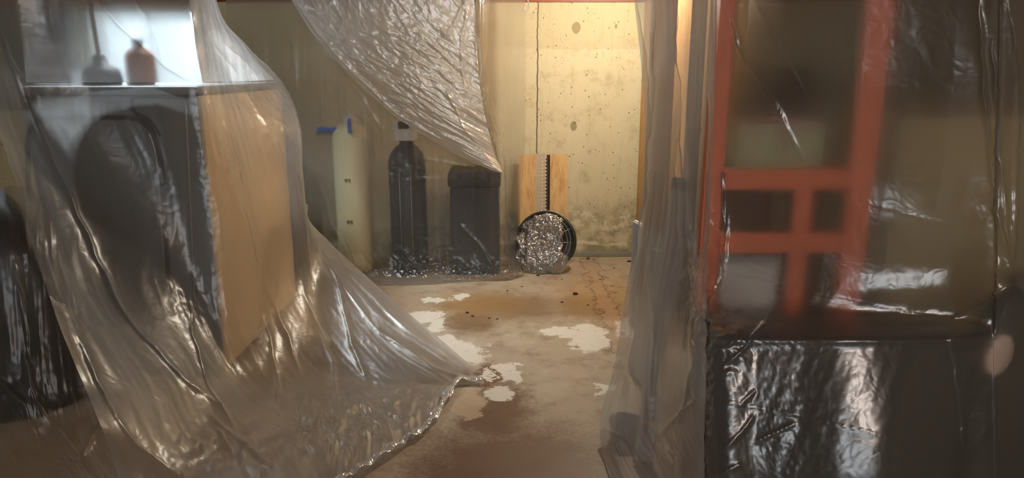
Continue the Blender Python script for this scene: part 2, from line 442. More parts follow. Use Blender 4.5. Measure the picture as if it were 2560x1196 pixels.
def wall_material(marks=True):
    k = NT('concrete_wall' if marks else 'concrete_plain')
    X, Y, Z = k.xyz()
    n1 = k.noise(1.7, 6, 0.6); n2 = k.noise(9, 6, 0.65)
    c = k.mix(n1, srgb(222, 214, 184), srgb(204, 194, 160))
    c = k.mix(k.smooth(n2, 0.5, 0.78), c, srgb(186, 176, 142))
    streak = k.noise(6, 5, 0.6, k.mapping((5, 1, 0.5)))
    c = k.mix(k.math('MULTIPLY', k.smooth(streak, 0.52, 0.75), 0.35), c, srgb(178, 166, 130))
    vn = k.n.new('ShaderNodeTexVoronoi'); vn.inputs['Scale'].default_value = 30
    k.link(k.coord(), vn.inputs['Vector'])
    pit = k.math('MULTIPLY', k.smooth(vn.outputs['Distance'], 0.16, 0.10), k.smooth(k.noise(14, 2), 0.44, 0.56))
    vn2 = k.n.new('ShaderNodeTexVoronoi'); vn2.inputs['Scale'].default_value = 75
    k.link(k.coord(), vn2.inputs['Vector'])
    pit2 = k.math('MULTIPLY', k.smooth(vn2.outputs['Distance'], 0.22, 0.12), k.smooth(k.noise(6, 3), 0.5, 0.6))
    pit = k.math('MAXIMUM', pit, k.math('MULTIPLY', pit2, 0.7))
    c = k.mix(k.math('MULTIPLY', pit, 0.75), c, srgb(84, 72, 46))
    # rising damp: grey-green mould with a white salt line low on the wall
    zz = k.math('ADD', Z, k.math('MULTIPLY', k.math('SUBTRACT', k.noise(5, 5, 0.65), 0.5), 0.28))
    damp = k.math('MULTIPLY', k.smooth(zz, 0.42, 0.20), k.smooth(k.noise(7, 6, 0.7), 0.36, 0.60))
    c = k.mix(k.math('MULTIPLY', damp, 0.8), c, srgb(136, 128, 98))
    salt = k.math('MULTIPLY', k.smooth(k.math('ABSOLUTE', k.math('SUBTRACT', zz, 0.24)), 0.10, 0.02), k.smooth(k.noise(13, 6, 0.75), 0.47, 0.58))
    salt2 = k.smooth(k.math('ABSOLUTE', k.math('SUBTRACT', k.math('ADD', Z, k.math('MULTIPLY', k.math('SUBTRACT', k.noise(4, 3), 0.5), 0.10)), 0.085)), 0.016, 0.006)
    salt = k.math('MAXIMUM', salt, k.math('MULTIPLY', salt2, k.smooth(k.noise(6, 4), 0.38, 0.5)))
    c = k.mix(k.math('MULTIPLY', salt, 0.8), c, srgb(226, 220, 190))
    hh = k.math('MULTIPLY', n2, 0.4)
    if marks:
        wx = k.math('ADD', X, k.math('MULTIPLY', k.math('SUBTRACT', k.noise(6, 5, 0.7, k.mapping((0, 0, 1))), 0.5), 0.035))
        cx = P(1343, 200, WB).x
        crack = k.smooth(k.math('ABSOLUTE', k.math('SUBTRACT', wx, cx)), 0.0055, 0.0015)
        c = k.mix(k.math('MULTIPLY', crack, 0.85), c, srgb(62, 52, 34))
        hh = k.math('SUBTRACT', hh, k.math('MULTIPLY', crack, 2))
        for (px, py, rx, rz) in ((1440, 70, 0.026, 0.033), (1434, 316, 0.019, 0.030), (1540, 66, 0.008, 0.013)):
            q = P(px, py, WB)
            dx = k.math('DIVIDE', k.math('SUBTRACT', X, q.x), rx); dz = k.math('DIVIDE', k.math('SUBTRACT', Z, q.z), rz)
            d = k.math('ADD', k.math('MULTIPLY', dx, dx), k.math('MULTIPLY', dz, dz))
            d = k.math('ADD', d, k.math('MULTIPLY', k.math('SUBTRACT', k.noise(40, 3), 0.5), 1.4))
            sp = k.smooth(d, 1.15, 0.85)
            c = k.mix(k.math('MULTIPLY', sp, 0.7), c, srgb(122, 110, 80))
            hh = k.math('SUBTRACT', hh, k.math('MULTIPLY', sp, 0.5))
        lift = P(1440, 118, WB).z
        upper = k.smooth(k.math('ADD', Z, k.math('MULTIPLY', k.noise(3, 2), 0.02)), lift - 0.006, lift + 0.006)
        c = k.mix(k.math('MULTIPLY', upper, 0.25), c, srgb(160, 144, 100))
    k.link(c, k.bsdf.inputs['Base Color']); k.bsdf.inputs['Roughness'].default_value = 0.85
    hh = k.math('SUBTRACT', hh, k.math('MULTIPLY', pit, 0.8))
    hh = k.math('ADD', hh, k.math('MULTIPLY', k.noise(80, 4, 0.7), 0.2))
    k.link(k.bump(hh, 0.5, 0.006), k.bsdf.inputs['Normal'])
    return k.m

CEIL = 2.0; XL, XR, YB = -3.3, 2.3, -2.2
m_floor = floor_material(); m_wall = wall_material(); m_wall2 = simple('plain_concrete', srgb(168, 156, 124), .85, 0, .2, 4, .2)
m_stud = wood('framing_lumber', srgb(196, 150, 96), srgb(150, 104, 58))
m_sill = wood('red_brown_sill', srgb(132, 70, 30), srgb(92, 44, 18), axis=0)
m_joist = wood('joist_lumber', srgb(176, 132, 84), srgb(130, 90, 52), axis=1)
m_sub = wood('subfloor_boards', srgb(150, 112, 70), srgb(110, 78, 46), axis=0, knots=False)

struct(MB().box(XL, XR, YB, WB + 0.2, -0.1, 0.0).build('floor', m_floor))
WT = P(1440, 5, WB).z                            # top of the poured wall
# opening for the basement window
wx0, wx1, wz0, wz1 = P(205, 200, WB).x, P(525, 100, WB).x, 1.08, WT - 0.02
wb_ = MB()
wb_.box(XL, wx0, WB, WB + 0.2, 0, WT); wb_.box(wx1, XR, WB, WB + 0.2, 0, WT)
wb_.box(wx0, wx1, WB, WB + 0.2, 0, wz0); wb_.box(wx0, wx1, WB, WB + 0.2, wz1, WT)
wall_back = struct(wb_.build('wall_back', m_wall))
struct(MB().box(XL - 0.15, XL, YB, WB + 0.2, 0, CEIL).build('wall_left', m_wall2))
struct(MB().box(XR, XR + 0.15, YB, WB + 0.2, 0, CEIL).build('wall_right', m_wall2))
struct(MB().box(XL, XR, YB - 0.15, YB, 0, CEIL).build('wall_rear', m_wall2))
struct(MB().box(XL, XR, WB - 0.012, WB + 0.2, WT, WT + 0.045).build('trim_1', m_sill))
struct(MB().box(XL, XR, WB + 0.02, WB + 0.06, WT + 0.045, CEIL).build('trim_2', m_joist))
ceil = struct(MB().box(XL, XR, YB, WB + 0.2, CEIL, CEIL + 0.05).build('ceiling', m_sub))
jm = None
for i in range(13):
    x = XL + 0.22 + i * 0.42
    j = MB().box(-0.02, 0.02, YB + 0.01, WB, CEIL - 0.07, CEIL - 0.001).build('joist', m_joist) if jm is None else bpy.data.objects.new('joist', jm)
    if jm is None: jm = j.data
    else: COL.objects.link(j)
    j.location.x = x; j.parent = ceil
bx0, bx1 = P(1425, 640, WB).x, XR
struct(MB().box(bx0 - 0.3, bx1, WB - 0.018, WB - 0.001, 0.001, 0.030, 0.003).build('baseboard_back', simple('zinc_strip', srgb(150, 152, 140), 0.45, 0.3)))
m_ply = wood('plywood', srgb(214, 168, 112), srgb(176, 128, 78), 2, .6)
struct(MB().box(.80, .83, 2.72, WB - .02, .002, CEIL - .072).build('wall_partition', m_ply))
# window in the opening
wf = MB()
for (a, b, c_, d) in ((wx0, wx1, wz0, wz0 + .03), (wx0, wx1, wz1 - .03, wz1), (wx0, wx0 + .03, wz0 + .03, wz1 - .03), (wx1 - .03, wx1, wz0 + .03, wz1 - .03)):
    wf.box(a, b, WB + 0.08, WB + 0.12, c_, d)
win = struct(wf.build('window_1', simple('white_vinyl', (0.8, 0.82, 0.82), 0.4)))
kg = NT('window_frost'); kg.n.remove(kg.bsdf)
t_ = kg.n.new('ShaderNodeBsdfTransparent'); t_.inputs[0].default_value = (.93, .97, .98, 1)
d_ = kg.n.new('ShaderNodeBsdfTranslucent'); d_.inputs[0].default_value = (.9, .95, 1, 1)
mx = kg.n.new('ShaderNodeMixShader'); kg.link(kg.smooth(kg.noise(5, 3), 0.0, 3.0), mx.inputs[0])
kg.link(t_.outputs[0], mx.inputs[1]); kg.link(d_.outputs[0], mx.inputs[2]); kg.link(mx.outputs[0], kg.out.inputs[0])
half = (wx0 + wx1) / 2
for a, b in ((wx0 + .03, half - .012), (half + .012, wx1 - .03)):
    MB().box(a, b, WB + .097, WB + .101, wz0 + .03, wz1 - .03).build('pane', kg.m, win)
MB().box(half - .012, half + .012, WB + .085, WB + .115, wz0 + .03, wz1 - .03).build('mullion', MATS['white_vinyl'], win)

r0, r1, rz0, rz1 = ADDED_REARWIN  # unseen rear window, added for cool reflections on the film
rw = MB()
for (a, b, c_, d) in ((r0, r1, rz0, rz0 + .03), (r0, r1, rz1 - .03, rz1), (r0, r0 + .03, rz0 + .03, rz1 - .03), (r1 - .03, r1, rz0 + .03, rz1 - .03)):
    rw.box(a, b, YB, YB + .05, c_, d)
rwin = struct(rw.build('added_window_2', MATS['white_vinyl']))
ke = NT('glowing_frosted_pane'); ke.bsdf.inputs['Emission Color'].default_value = (.86, .93, 1, 1); ke.bsdf.inputs['Emission Strength'].default_value = 2.5; ke.m.cycles.emission_sampling = 'NONE'  # panes glow by themselves in front of a solid wall
for a, b in ((r0 + .03, (r0 + r1) / 2 - .012), ((r0 + r1) / 2 + .012, r1 - .03)):
    MB().box(a, b, YB + .005, YB + .01, rz0 + .03, rz1 - .03).build('pane', ke.m, rwin)
MB().box((r0 + r1) / 2 - .012, (r0 + r1) / 2 + .012, YB + .001, YB + .04, rz0 + .03, rz1 - .03).build('mullion', MATS['white_vinyl'], rwin)

# lamps -------------------------------------------------------------
def emit(name, col, s):
    k = NT(name); k.bsdf.inputs['Base Color'].default_value = (*col, 1)
    k.bsdf.inputs['Emission Color'].default_value = (*col, 1); k.bsdf.inputs['Emission Strength'].default_value = s
    k.m.cycles.emission_sampling = 'NONE'
    return k.m
m_porc = simple('porcelain', (0.75, 0.73, 0.68), 0.3)
kgb = NT('bulb_glass'); kgb.m.cycles.emission_sampling = 'NONE'; kgb.n.remove(kgb.bsdf)
_t = kgb.n.new('ShaderNodeBsdfTransparent'); _e = kgb.n.new('ShaderNodeEmission'); _e.inputs[0].default_value = (1, .82, .5, 1); _e.inputs[1].default_value = 3
_a = kgb.n.new('ShaderNodeAddShader'); kgb.link(_t.outputs[0], _a.inputs[0]); kgb.link(_e.outputs[0], _a.inputs[1]); kgb.link(_a.outputs[0], kgb.out.inputs[0])
def bulb(loc, label):
    x, y, z = loc
    t = thing('bare_bulb', (x, y, CEIL - 0.07), label, 'light bulb')
    MB().lathe([(0.055, CEIL - .072), (0.055, CEIL - .09), (0.04, CEIL - .11), (0.022, CEIL - .13), (0.02, CEIL - .17)], x, y, 24).build('lamp_holder', m_porc, t)
    MB().lathe([(0.014, CEIL - .17), (0.02, CEIL - .19), (0.044, z + .02), (0.05, z), (0.044, z - .025), (0.02, z - .046), (0.002, z - .05)], x, y, 24).build('glass_bulb', kgb.m, t)
    MB().box(x - .03, x + .03, y - .03, y + .03, CEIL - .072, CEIL - .002).build('junction_box', simple('grey_steel', (.35, .35, .36), .5, .6), t)
bulb(BULB, 'bare bulb in a porcelain holder over the concrete wall bay')
bulb(WARM_BULB, 'bare bulb in a porcelain holder over the open floor')
def tube_fix(loc, along_x, label, L=.6):
    x, y, z = loc
    t = thing('strip_light', (x, y, CEIL - .07), label, 'strip light')
    bx = (lambda a, b, c, d, e, f: MB().box(x + a, x + b, y + c, y + d, e, f, .004)) if along_x else (lambda a, b, c, d, e, f: MB().box(x + c, x + d, y + a, y + b, e, f, .004))
    bx(-L, L, -.05, .05, CEIL - .10, CEIL - .071).build('housing', simple('white_enamel', (.8, .8, .8), .35), t)
    for s in (-.025, .025):
        p = [(x - L + .02, y + s, z - .045), (x + L - .02, y + s, z - .045)] if along_x else [(x + s, y - L + .02, z - .045), (x + s, y + L - .02, z - .045)]
        MB().tube(p, .011, 10).build('tube', emit('tube_glow', (.86, .94, 1), 5), t)
tube_fix(TUBE, True, 'white twin-tube strip light over the laundry machine', .34)
#OBJECTS
# ------------------------------------------------------------------ left: laundry machine and what stands on it
m_char = simple('charcoal_enamel', srgb(122, 128, 132), 0.35, 0.35, 0.06, 6, 0.02)
m_dark = simple('dark_seam', srgb(28, 30, 32), 0.5)
m_tan = simple('tan_board', srgb(232, 206, 164), 0.6, 0, 0.10, 4, 0.04)
m_black = simple('black_rubber', srgb(22, 23, 26), 0.55)
m_blackpl = simple('black_plastic', srgb(30, 32, 37), 0.4, 0, .1, 9, .05)
m_alm = simple('almond_tank', srgb(238, 230, 186), 0.45, 0, 0.06, 5)
m_white = simple('white_plastic', srgb(226, 222, 216), 0.45, 0, .05)
m_blue = simple('blue_plastic', srgb(38, 84, 178), 0.4)
m_steel = simple('galvanised_steel', srgb(150, 152, 156), 0.38, 0.8, 0.15, 30)
m_copper = simple('copper_pipe', srgb(170, 104, 70), 0.35, 0.8)
m_brownp = simple('brown_plastic', srgb(112, 64, 40), 0.45)

WX0, WX1, WY0, WY1 = -1.80, -1.145, 2.66, 3.60
WZ = P(495, 216, WY0).z
ma = thing('washing_machine', ((WX0 + WX1) / 2, (WY0 + WY1) / 2, 0), 'tall charcoal laundry machine with a tan front under the draped plastic', 'washing machine')
MB().box(WX0, WX1 - .012, WY0 + .006, WY1, .03, WZ - .035, .006).build('cabinet', m_char, ma)
MB().box(WX0 - .004, WX1 - .002, WY0 - .002, WY1, WZ - .032, WZ, .010).build('top_panel', m_char, ma)
MB().box(WX1 - .011, WX1 + .004, WY0 + .004, WY1 - .004, .03, WZ - .035, .004).build('front_panel', m_tan, ma)
for x in (WX0 + .06, WX1 - .06):
    for y in (WY0 + .06, WY1 - .06):
        MB().lathe([(.025, 0.001), (.025, .012), (.012, .014), (.012, .031)], x, y, 12).build('foot', m_black, ma)
def face(px, py, off=0.0): 
    p = P(px, py, WY0 + .004 - off); return p
def rib(pts, r, mat, name):
    c = np.array([face(*q)[:] for q in pts]); c = spline(c, len(pts) * 6)
    MB().tube([tuple(p) for p in c], r, 8).build(name, mat, ma)
rib([(78, 870), (74, 600), (70, 380), (78, 318), (104, 298), (150, 294), (250, 294), (330, 296), (368, 316), (392, 356), (404, 430), (412, 560), (424, 740), (430, 870)], .0085, m_dark, 'pressed_rib')
rib([(372, 330), (388, 380), (396, 450), (404, 560), (417, 740), (423, 870)], .0075, m_steel, 'highlight_rib')  # bright steel strip standing in for a highlight on the panel
rib([(468, 246), (400, 242), (338, 242), (331, 246), (331, 272), (344, 286), (372, 302), (398, 340)], .0065, m_dark, 'panel_seam')
rib([(464, 250), (472, 420), (482, 640), (494, 870)], .0075, m_steel, 'highlight_rib')  # another strip laid in as a highlight, near the corner
q = face(100, 252); MB().box(q.x - .006, q.x + .005, q.y - .006, q.y + .002, q.z - .025, q.z + .02, .002).build('label_plate', m_white, ma)
q = face(78, 250); MB().box(q.x - .018, q.x + .014, q.y - .004, q.y + .002, q.z - .035, q.z + .03, .006).build('latch_recess', m_dark, ma)

q = P(256, 210, 2.80)
pl = thing('plunger', (q.x, q.y, WZ), 'black rubber plunger with a thin brown handle on the laundry machine', 'plunger')
MB().lathe([(.066, WZ + .001), (.07, WZ + .012), (.066, WZ + .04), (.058, WZ + .062), (.03, WZ + .075), (.02, WZ + .11), (.015, WZ + .115)], q.x, q.y, 28).build('rubber_cup', m_black, pl)
MB().tube([(q.x, q.y, WZ + .10), (q.x - .012, q.y, WZ + .45), (q.x - .018, q.y, WZ + .62)], .0075, 10).build('handle', m_brownp, pl)
def bottle(px, Y, r, h, mat, label):
    q = P(px, 205, Y)
    t = thing('bottle', (q.x, q.y, WZ), label, 'bottle')
    MB().lathe([(r * .92, WZ + .001), (r, WZ + .01), (r, WZ + h * .62), (r * .8, WZ + h * .75), (r * .35, WZ + h * .84), (r * .33, WZ + h * .9)], q.x, q.y, 24).build('body', mat, t)
    MB().lathe([(r * .42, WZ + h * .9), (r * .42, WZ + h), (r * .3, WZ + h * 1.01)], q.x, q.y, 20).build('cap', m_black, t)
bottle(352, 2.86, .052, .17, simple('rust_brown_plastic', srgb(150, 84, 52), .45), 'rust-brown bottle standing beside the plunger')
bottle(532, 3.32, .045, .19, m_brownp, 'dark brown bottle on the rear corner of the laundry machine')
q = P(150, 205, 2.85)
bs = thing('steel_tray', (q.x, q.y, WZ), 'shallow pale grey tray on the laundry machine', 'tray')
MB().box(q.x - .08, q.x + .08, q.y - .06, q.y + .06, WZ + .001, WZ + .006, .002).build('tray_base', m_steel, bs)
for a, b, c_, d in ((-.08, .08, -.06, -.054), (-.08, .08, .054, .06), (-.08, -.074, -.053, .053), (.074, .08, -.053, .053)):
    MB().box(q.x + a, q.x + b, q.y + c_, q.y + d, WZ + .007, WZ + .045, .001).build('rim', m_steel, bs)
# electrical panel on the far wall
e0, e1 = P(-60, 100, WB).x, P(190, 100, WB).x
ep = thing('electrical_panel', ((e0 + e1) / 2, WB, .85), 'grey steel breaker panel on the concrete wall beside the window', 'panel')
m_eg = simple('panel_grey', srgb(118, 124, 130), .4, .3)
MB().box(e0, e1, WB - .09, WB - .001, .95, 1.57, .006).build('box', m_eg, ep)
MB().box(e0 + .05, e1 - .05, WB - .10, WB - .091, 1.0, 1.52, .004).build('door', m_eg, ep)
MB().box(e1 - .09, e1 - .07, WB - .108, WB - .101, 1.22, 1.28, .002).build('latch', m_dark, ep)

# black refuse bags
def bag(name, cx, cy, rx, ry, h, label, seed, mat, peak=(0, 0)):
    t = thing(name, (cx, cy, 0), label, 'bag')
    n, m = 72, 48; vs = []; fs = []
    for j in range(m + 1):
        f = j / m
        prof = (0.90 + 0.35 * f - 0.1 * f * f) if f < .35 else (0.98 * (1 - ((f - .35) / .65) ** 2.0) ** .72 + .03)
        for i in range(n):
            a = 2 * math.pi * i / n
            r_ = prof * (1 + .07 * float(perlin(a * 2.2 + seed, f * 3)) + .05 * float(ridged(np.array(math.cos(a) * 3 + seed), np.array(math.sin(a) * 3 + f * 4), 3)))
            vs.append((cx + peak[0] * f ** 3 + rx * r_ * math.cos(a), cy + peak[1] * f ** 3 + ry * r_ * math.sin(a), .002 + h * f))
    for j in range(m):
        for i in range(n): fs.append((j * n + i, j * n + (i + 1) % n, (j + 1) * n + (i + 1) % n, (j + 1) * n + i))
    fs.append(tuple(reversed(range(n)))); fs.append(tuple(m * n + i for i in range(n)))
    MB().add(vs, fs, True).build('sack', mat, t)
    tx, ty = cx + peak[0], cy + peak[1]
    MB().lathe([(.022, h - .004), (.014, h + .012), (.03, h + .04), (.02, h + .045)], tx, ty, 14).build('knot', mat, t)
    return t
m_bagb = simple('black_bag_film', srgb(20, 23, 24), 0.4, 0, .2, 14, .1)
bag('refuse_bag', -1.95, 2.41, .37, .20, 1.05, 'black refuse bag beside the laundry machine, under clear plastic', 1.3, m_bagb, (-.2, 0))

# ------------------------------------------------------------------ middle: water treatment behind the hanging plastic
q = F(886, 662); Yt = 4.18; xt = P(884, 500, Yt).x
tk = thing('filter_tank', (xt, Yt, 0), 'tall almond water filter tank behind the hanging plastic', 'tank')
zt = P(884, 306, Yt).z
MB().lathe([(.085, .001), (.104, .02), (.106, .06), (.107, zt - .10), (.100, zt - .05), (.078, zt - .02), (.04, zt)], xt, Yt, 40).build('vessel', m_alm, tk)
MB().lathe([(.045, zt - .004), (.045, zt + .03), (.03, zt + .035), (.028, zt + .055)], xt, Yt, 24).build('valve_head', m_white, tk)
for py in (452, 556):
    z = P(884, py, Yt - .107).z
    for i, dx in enumerate((-.018, -.006, .006)):
        MB().box(xt + dx - .003, xt + dx + .003, Yt - .1095, Yt - .106, z - .010 + .004 * (i % 2), z + .010).build('printed_mark', m_dark, tk)
xb = P(830, 324, Yt - .05); 
vl = tk
MB().tube([(xb.x - .10, xb.y + .03, xb.z - .02), (xb.x + .02, xb.y + .03, xb.z - .02), (xb.x + .075, xb.y + .03, xb.z - .02), (xb.x + .11, xb.y + .05, xb.z + .0)], .013, 10).build('pipe', m_steel, vl)
MB().box(xb.x - .09, xb.x + .05, xb.y - .01, xb.y + .008, xb.z - .012, xb.z + .012, .005).build('lever', m_blue, vl)
xv = P(871, 315, Yt - .14)
MB().box(xv.x - .011, xv.x + .011, xv.y + .02, xv.y + .035, xv.z - .045, xv.z + .04, .005).build('lever', m_blue, vl)
MB().lathe([(.02, xb.z - .05), (.024, xb.z - .02), (.02, xb.z + .0)], xb.x + .07, xb.y + .03, 16).build('valve_body', m_copper, vl)

Yk = 4.16; xk = P(1020, 500, Yk).x; zk = P(1020, 362, Yk).z
bt = thing('softener_tank', (xk, Yk, 0), 'black softener tank with a white control head behind hanging plastic', 'tank')
MB().lathe([(.09, .001), (.106, .015), (.108, .05), (.108, zk - .11), (.098, zk - .06), (.07, zk - .02), (.045, zk)], xk, Yk, 40).build('vessel', m_blackpl, bt)
zz0, zz1 = P(1020, 350, Yk).z, P(1020, 296, Yk).z
MB().lathe([(.04, zk - .003), (.04, zz0 + .002)], xk, Yk, 20).build('neck', m_black, bt)
hd = MB().box(xk - .058, xk + .058, Yk - .08, Yk + .06, zz0, zz1, .008).build('control_head', m_white, bt)
MB().box(xk - .03, xk + .03, Yk - .084, Yk - .079, zz0 + .07, zz0 + .11, .003).build('display', m_dark, hd)
for dx in (-.03, .035): MB().tube([(xk + dx, Yk - .107, .08), (xk + dx, Yk - .109, zk - .14)], .004, 6).build('drain_hose', simple('grey_hose', srgb(120, 120, 124), .4), bt)

Yb0 = 4.07
b0, b1 = P(1120, 520, Yb0).x, P(1252, 520, Yb0).x; zb = P(1190, 432, Yb0).z; zl = P(1190, 470, Yb0).z
br = thing('brine_bin', ((b0 + b1) / 2, 4.2, 0), 'square black salt bin with a flat lid, pushing out the plastic', 'bin')
MB().box(b0 + .01, b1 - .01, Yb0 + .012, 4.37, .001, zl, .015).build('tub', m_blackpl, br)
MB().box(b0, b1, Yb0, 4.38, zl + .002, zb, .012).build('lid', m_blackpl, br)
MB().box((b0 + b1) / 2 - .04, (b0 + b1) / 2 + .04, Yb0 - .008, Yb0 + .004, zl + .02, zl + .035, .003).build('lid_grip', m_black, br)

xp = P(694, 450, 4.2).x; zp = P(752, 345, 4.2).z
pt = thing('pressure_tank', (xp, 4.25, 0), 'blue steel pressure tank partly hidden beside the almond tank', 'tank')
MB().lathe([(.07, .001), (.075, .03), (.10, .06), (.125, .12), (.13, .2), (.13, zp - .1), (.11, zp - .04), (.06, zp)], xp, 4.25, 36).build('vessel', simple('tank_blue', srgb(30, 62, 120), .4, .2), pt)
MB().lathe([(.012, zp - .003), (.012, zp + .03)], xp, 4.25, 12).build('air_valve', m_steel, pt)

# ------------------------------------------------------------------ middle: planks and wrapped fan against the wall
m_pl1 = wood('oak_plank', srgb(212, 176, 120), srgb(180, 134, 76), 2)
m_pl2 = wood('oak_plank_b', srgb(214, 178, 122), srgb(178, 130, 72), 2, 1.2)
m_edge = simple('pale_core', srgb(184, 172, 148), .7, 0, .15, 60)
def plank(pxl, pxr, pytop, ytop, ybase, thick, label, mat, notch=False):
    tl = P(pxl, pytop, ytop); tr = P(pxr, pytop, ytop); h = tl.z
    w_ = tr.x - tl.x; ang = math.atan2(ytop - ybase, h); L = math.hypot(h, ytop - ybase)
    t = thing('plank', (tl.x + w_ / 2, ybase, 0), label, 'plank', None)
    M = Matrix.Translation((tl.x, ybase, .012)) @ Matrix.Rotation(-ang, 4, 'X')
    MB().box(0, w_, 0, thick * .35, 0, L, .001, M).build('veneer_face', mat, t)
    MB().box(0, w_, thick * .35 + .0002, thick, 0, L, .001, M).build('core', m_edge, t)
    if notch:
        n = int(L / .022)
        for i in range(n):
            MB().box(w_ + .0003, w_ + .006, thick * .1, thick * .6, i * .022 + .003, i * .022 + .015, 0, M).build('tongue', m_white, t)
plank(1300, 1340, 393, 4.455, 4.36, .014, 'front oak plank of the stack left of the dark board', m_pl1)
plank(1312, 1354, 390, 4.472, 4.378, .013, 'middle plank of the stack, notched pale edge showing', m_edge, True)
plank(1322, 1364, 389, 4.489, 4.396, .013, 'rear plank of the stack, notched pale edge nearest the wall', m_edge, True)
plank(1375, 1420, 390, 4.462, 4.37, .014, 'single oak plank standing beside the dark board', m_pl2)
tl = P(1366, 392, 4.485); h = tl.z; yb = 4.40; ang = math.atan2(4.485 - yb, h)
db = MB().box(0, .035, 0, .012, 0, math.hypot(h, 4.485 - yb), .001, Matrix.Translation((tl.x + .002, yb, .012)) @ Matrix.Rotation(-ang, 4, 'X') ).build('backing_board', simple('dark_brown_board', srgb(74, 46, 28), .6))
tag(db, 'narrow dark brown board between the oak planks', 'board')

cF = Vector((P(1358, 604, 4.22).x, 4.20, 0)); R = .185
lean = math.radians(16)
Mf = Matrix.Translation((cF.x, 4.13, .004)) @ Matrix.Rotation(math.radians(-14), 4, 'Z') @ Matrix.Rotation(-lean, 4, 'X') @ Matrix.Translation((0, 0, R))
fan = thing('round_fan', (cF.x, 4.13, 0), 'round black fan leaning on the planks, wrapped in clear film', 'fan')
def ring(rad, r, y, name, mat, n=56):
    pts = [Mf @ Vector((rad * math.cos(a), y, rad * math.sin(a))) for a in [2 * math.pi * i / n for i in range(n)]]
    MB().tube(pts, r, 8, closed=True).build(name, mat, fan)
m_fan = simple('fan_black', srgb(44, 46, 46), .4, .3)
m_wire = simple('fan_wire', srgb(146, 148, 140), .35, .7)
ring(R - .008, .008, .03, 'rim', m_fan); ring(R - .008, .008, -.01, 'rim', m_fan)
Mr = Mf @ Matrix.Rotation(math.pi / 2, 4, 'X')
MB().lathe([(R - .002, -.03), (R, -.01), (R - .002, .012), (R - .016, .012), (R - .018, -.03)], 0, 0, 56, True, Mr, False).build('shroud', m_fan, fan)
MB().lathe([(R - .02, -.034), (R - .02, -.030)], 0, 0, 40, True, Mr).build('back_plate', simple('fan_back', srgb(70, 70, 66), .5), fan)
for rr in (.045, .075, .105, .135, .155): ring(rr, .0022, -.014, 'grille_ring', m_wire, 40)
for i in range(12):
    a = 2 * math.pi * i / 12
    MB().tube([Mf @ Vector((.03 * math.cos(a), -.014, .03 * math.sin(a))), Mf @ Vector(((R - .01) * math.cos(a), -.012, (R - .01) * math.sin(a)))], .0022, 6).build('grille_spoke', m_wire, fan)
MB().lathe([(.034, .008), (.034, .022), (.02, .026)], 0, 0, 24, True, Mr).build('hub', m_fan, fan)
for i in range(4):
    a = 2 * math.pi * i / 4 + .3; vs = []
    for j in range(6):
        r_ = .03 + .022 * j
        for s in (-1, 1):
            b = a + s * (.20 + .05 * j)
            vs.append(Mf @ Vector((r_ * math.cos(b), .008 + s * .008, r_ * math.sin(b))))
    MB().add(vs, [(2 * j, 2 * j + 1, 2 * j + 3, 2 * j + 2) for j in range(5)], True).build('blade', m_fan, fan)
# film wrapped around the fan
def wrap():
    n, m = 180, 90; vs = []; fs = []; keep = []
    for j in range(m):
        f = j / (m - 1)
        for i in range(n):
            a = 2 * math.pi * i / n
            rr = f * (R + .004); ca, sa = math.cos(a), math.sin(a)
            low = max(0, -math.sin(a + .35)); left = max(0, -ca)
            y = -.030 - .022 * float(ridged(np.array(rr * ca * 12 + 3), np.array(rr * sa * 12), 3)) * (.3 + .7 * f) - .03 * low * f
            rr += f * f * (.05 * low * (.8 + .6 * float(perlin(a * 5, 2.0))) + .008 * float(perlin(a * 7, 5.0)))
            y += .05 * f ** 6
            p = Mf @ Vector((rr * ca, y, rr * sa)); p.z = max(p.z, .004 + .003 * (i % 3)); vs.append(p)
            keep.append(rr * ca < .108 + .02 * float(perlin(rr * sa * 30, 1.0)) or rr * sa < -.085 or sa < -.5)
    for j in range(m - 1):
        for i in range(n):
            q_ = (j * n + i, j * n + (i + 1) % n, (j + 1) * n + (i + 1) % n, (j + 1) * n + i)
            if all(keep[v_] for v_ in q_): fs.append(q_)
    return MB().add(vs, fs, True)
m_wrap = plastic('crinkled_film', .20, .7, .40, (0.92, 0.92, 0.92), 1.03, .4, .8, 26, gl_rough=.16)
wrap().build('film_wrap', m_wrap, fan)

# bits of debris on the floor
m_deb = simple('leaf_litter', srgb(58, 44, 28), .8)
for i, (px, py, s) in enumerate(((1438, 737, .018), (1405, 757, .008), (1470, 764, .006), (1182, 792, .008), (1168, 783, .01), (1223, 797, .006), (1243, 799, .007), (1345, 690, .012), (1305, 718, .006), (1573, 655, .014), (1470, 648, .014), (1535, 672, .006), (1268, 728, .006), (1500, 700, .005), (1405, 700, .005))):
    q = F(px, py); vs = []; fs = []; n = 9
    for j, (rr, zz_) in enumerate(((1, .001), (.8, .35 * s + .001), (.25, .6 * s + .001))):
        for k_ in range(n):
            a = 2 * math.pi * k_ / n; u_ = rr * s * (.7 + .6 * random.random())
            vs.append((q.x + u_ * math.cos(a), q.y + .7 * u_ * math.sin(a), zz_ + .15 * s * random.random()))
    for j in range(2):
        for k_ in range(n): fs.append((j * n + k_, j * n + (k_ + 1) % n, (j + 1) * n + (k_ + 1) % n, (j + 1) * n + k_))
    fs.append(tuple(2 * n + k_ for k_ in range(n))); fs.append(tuple(reversed(range(n))))
    tag(MB().add(vs, fs, False).build('leaf_crumb', m_deb), ['dark curled leaf clump, largest scrap lying on the stained concrete floor', 'small dark crumb of leaf litter near the foot of the concrete wall', 'tiny dark crumb of leaf litter on the brown floor stain'][0 if i == 0 else 1 if py < 730 else 2], 'debris', 'leaf litter on the floor')

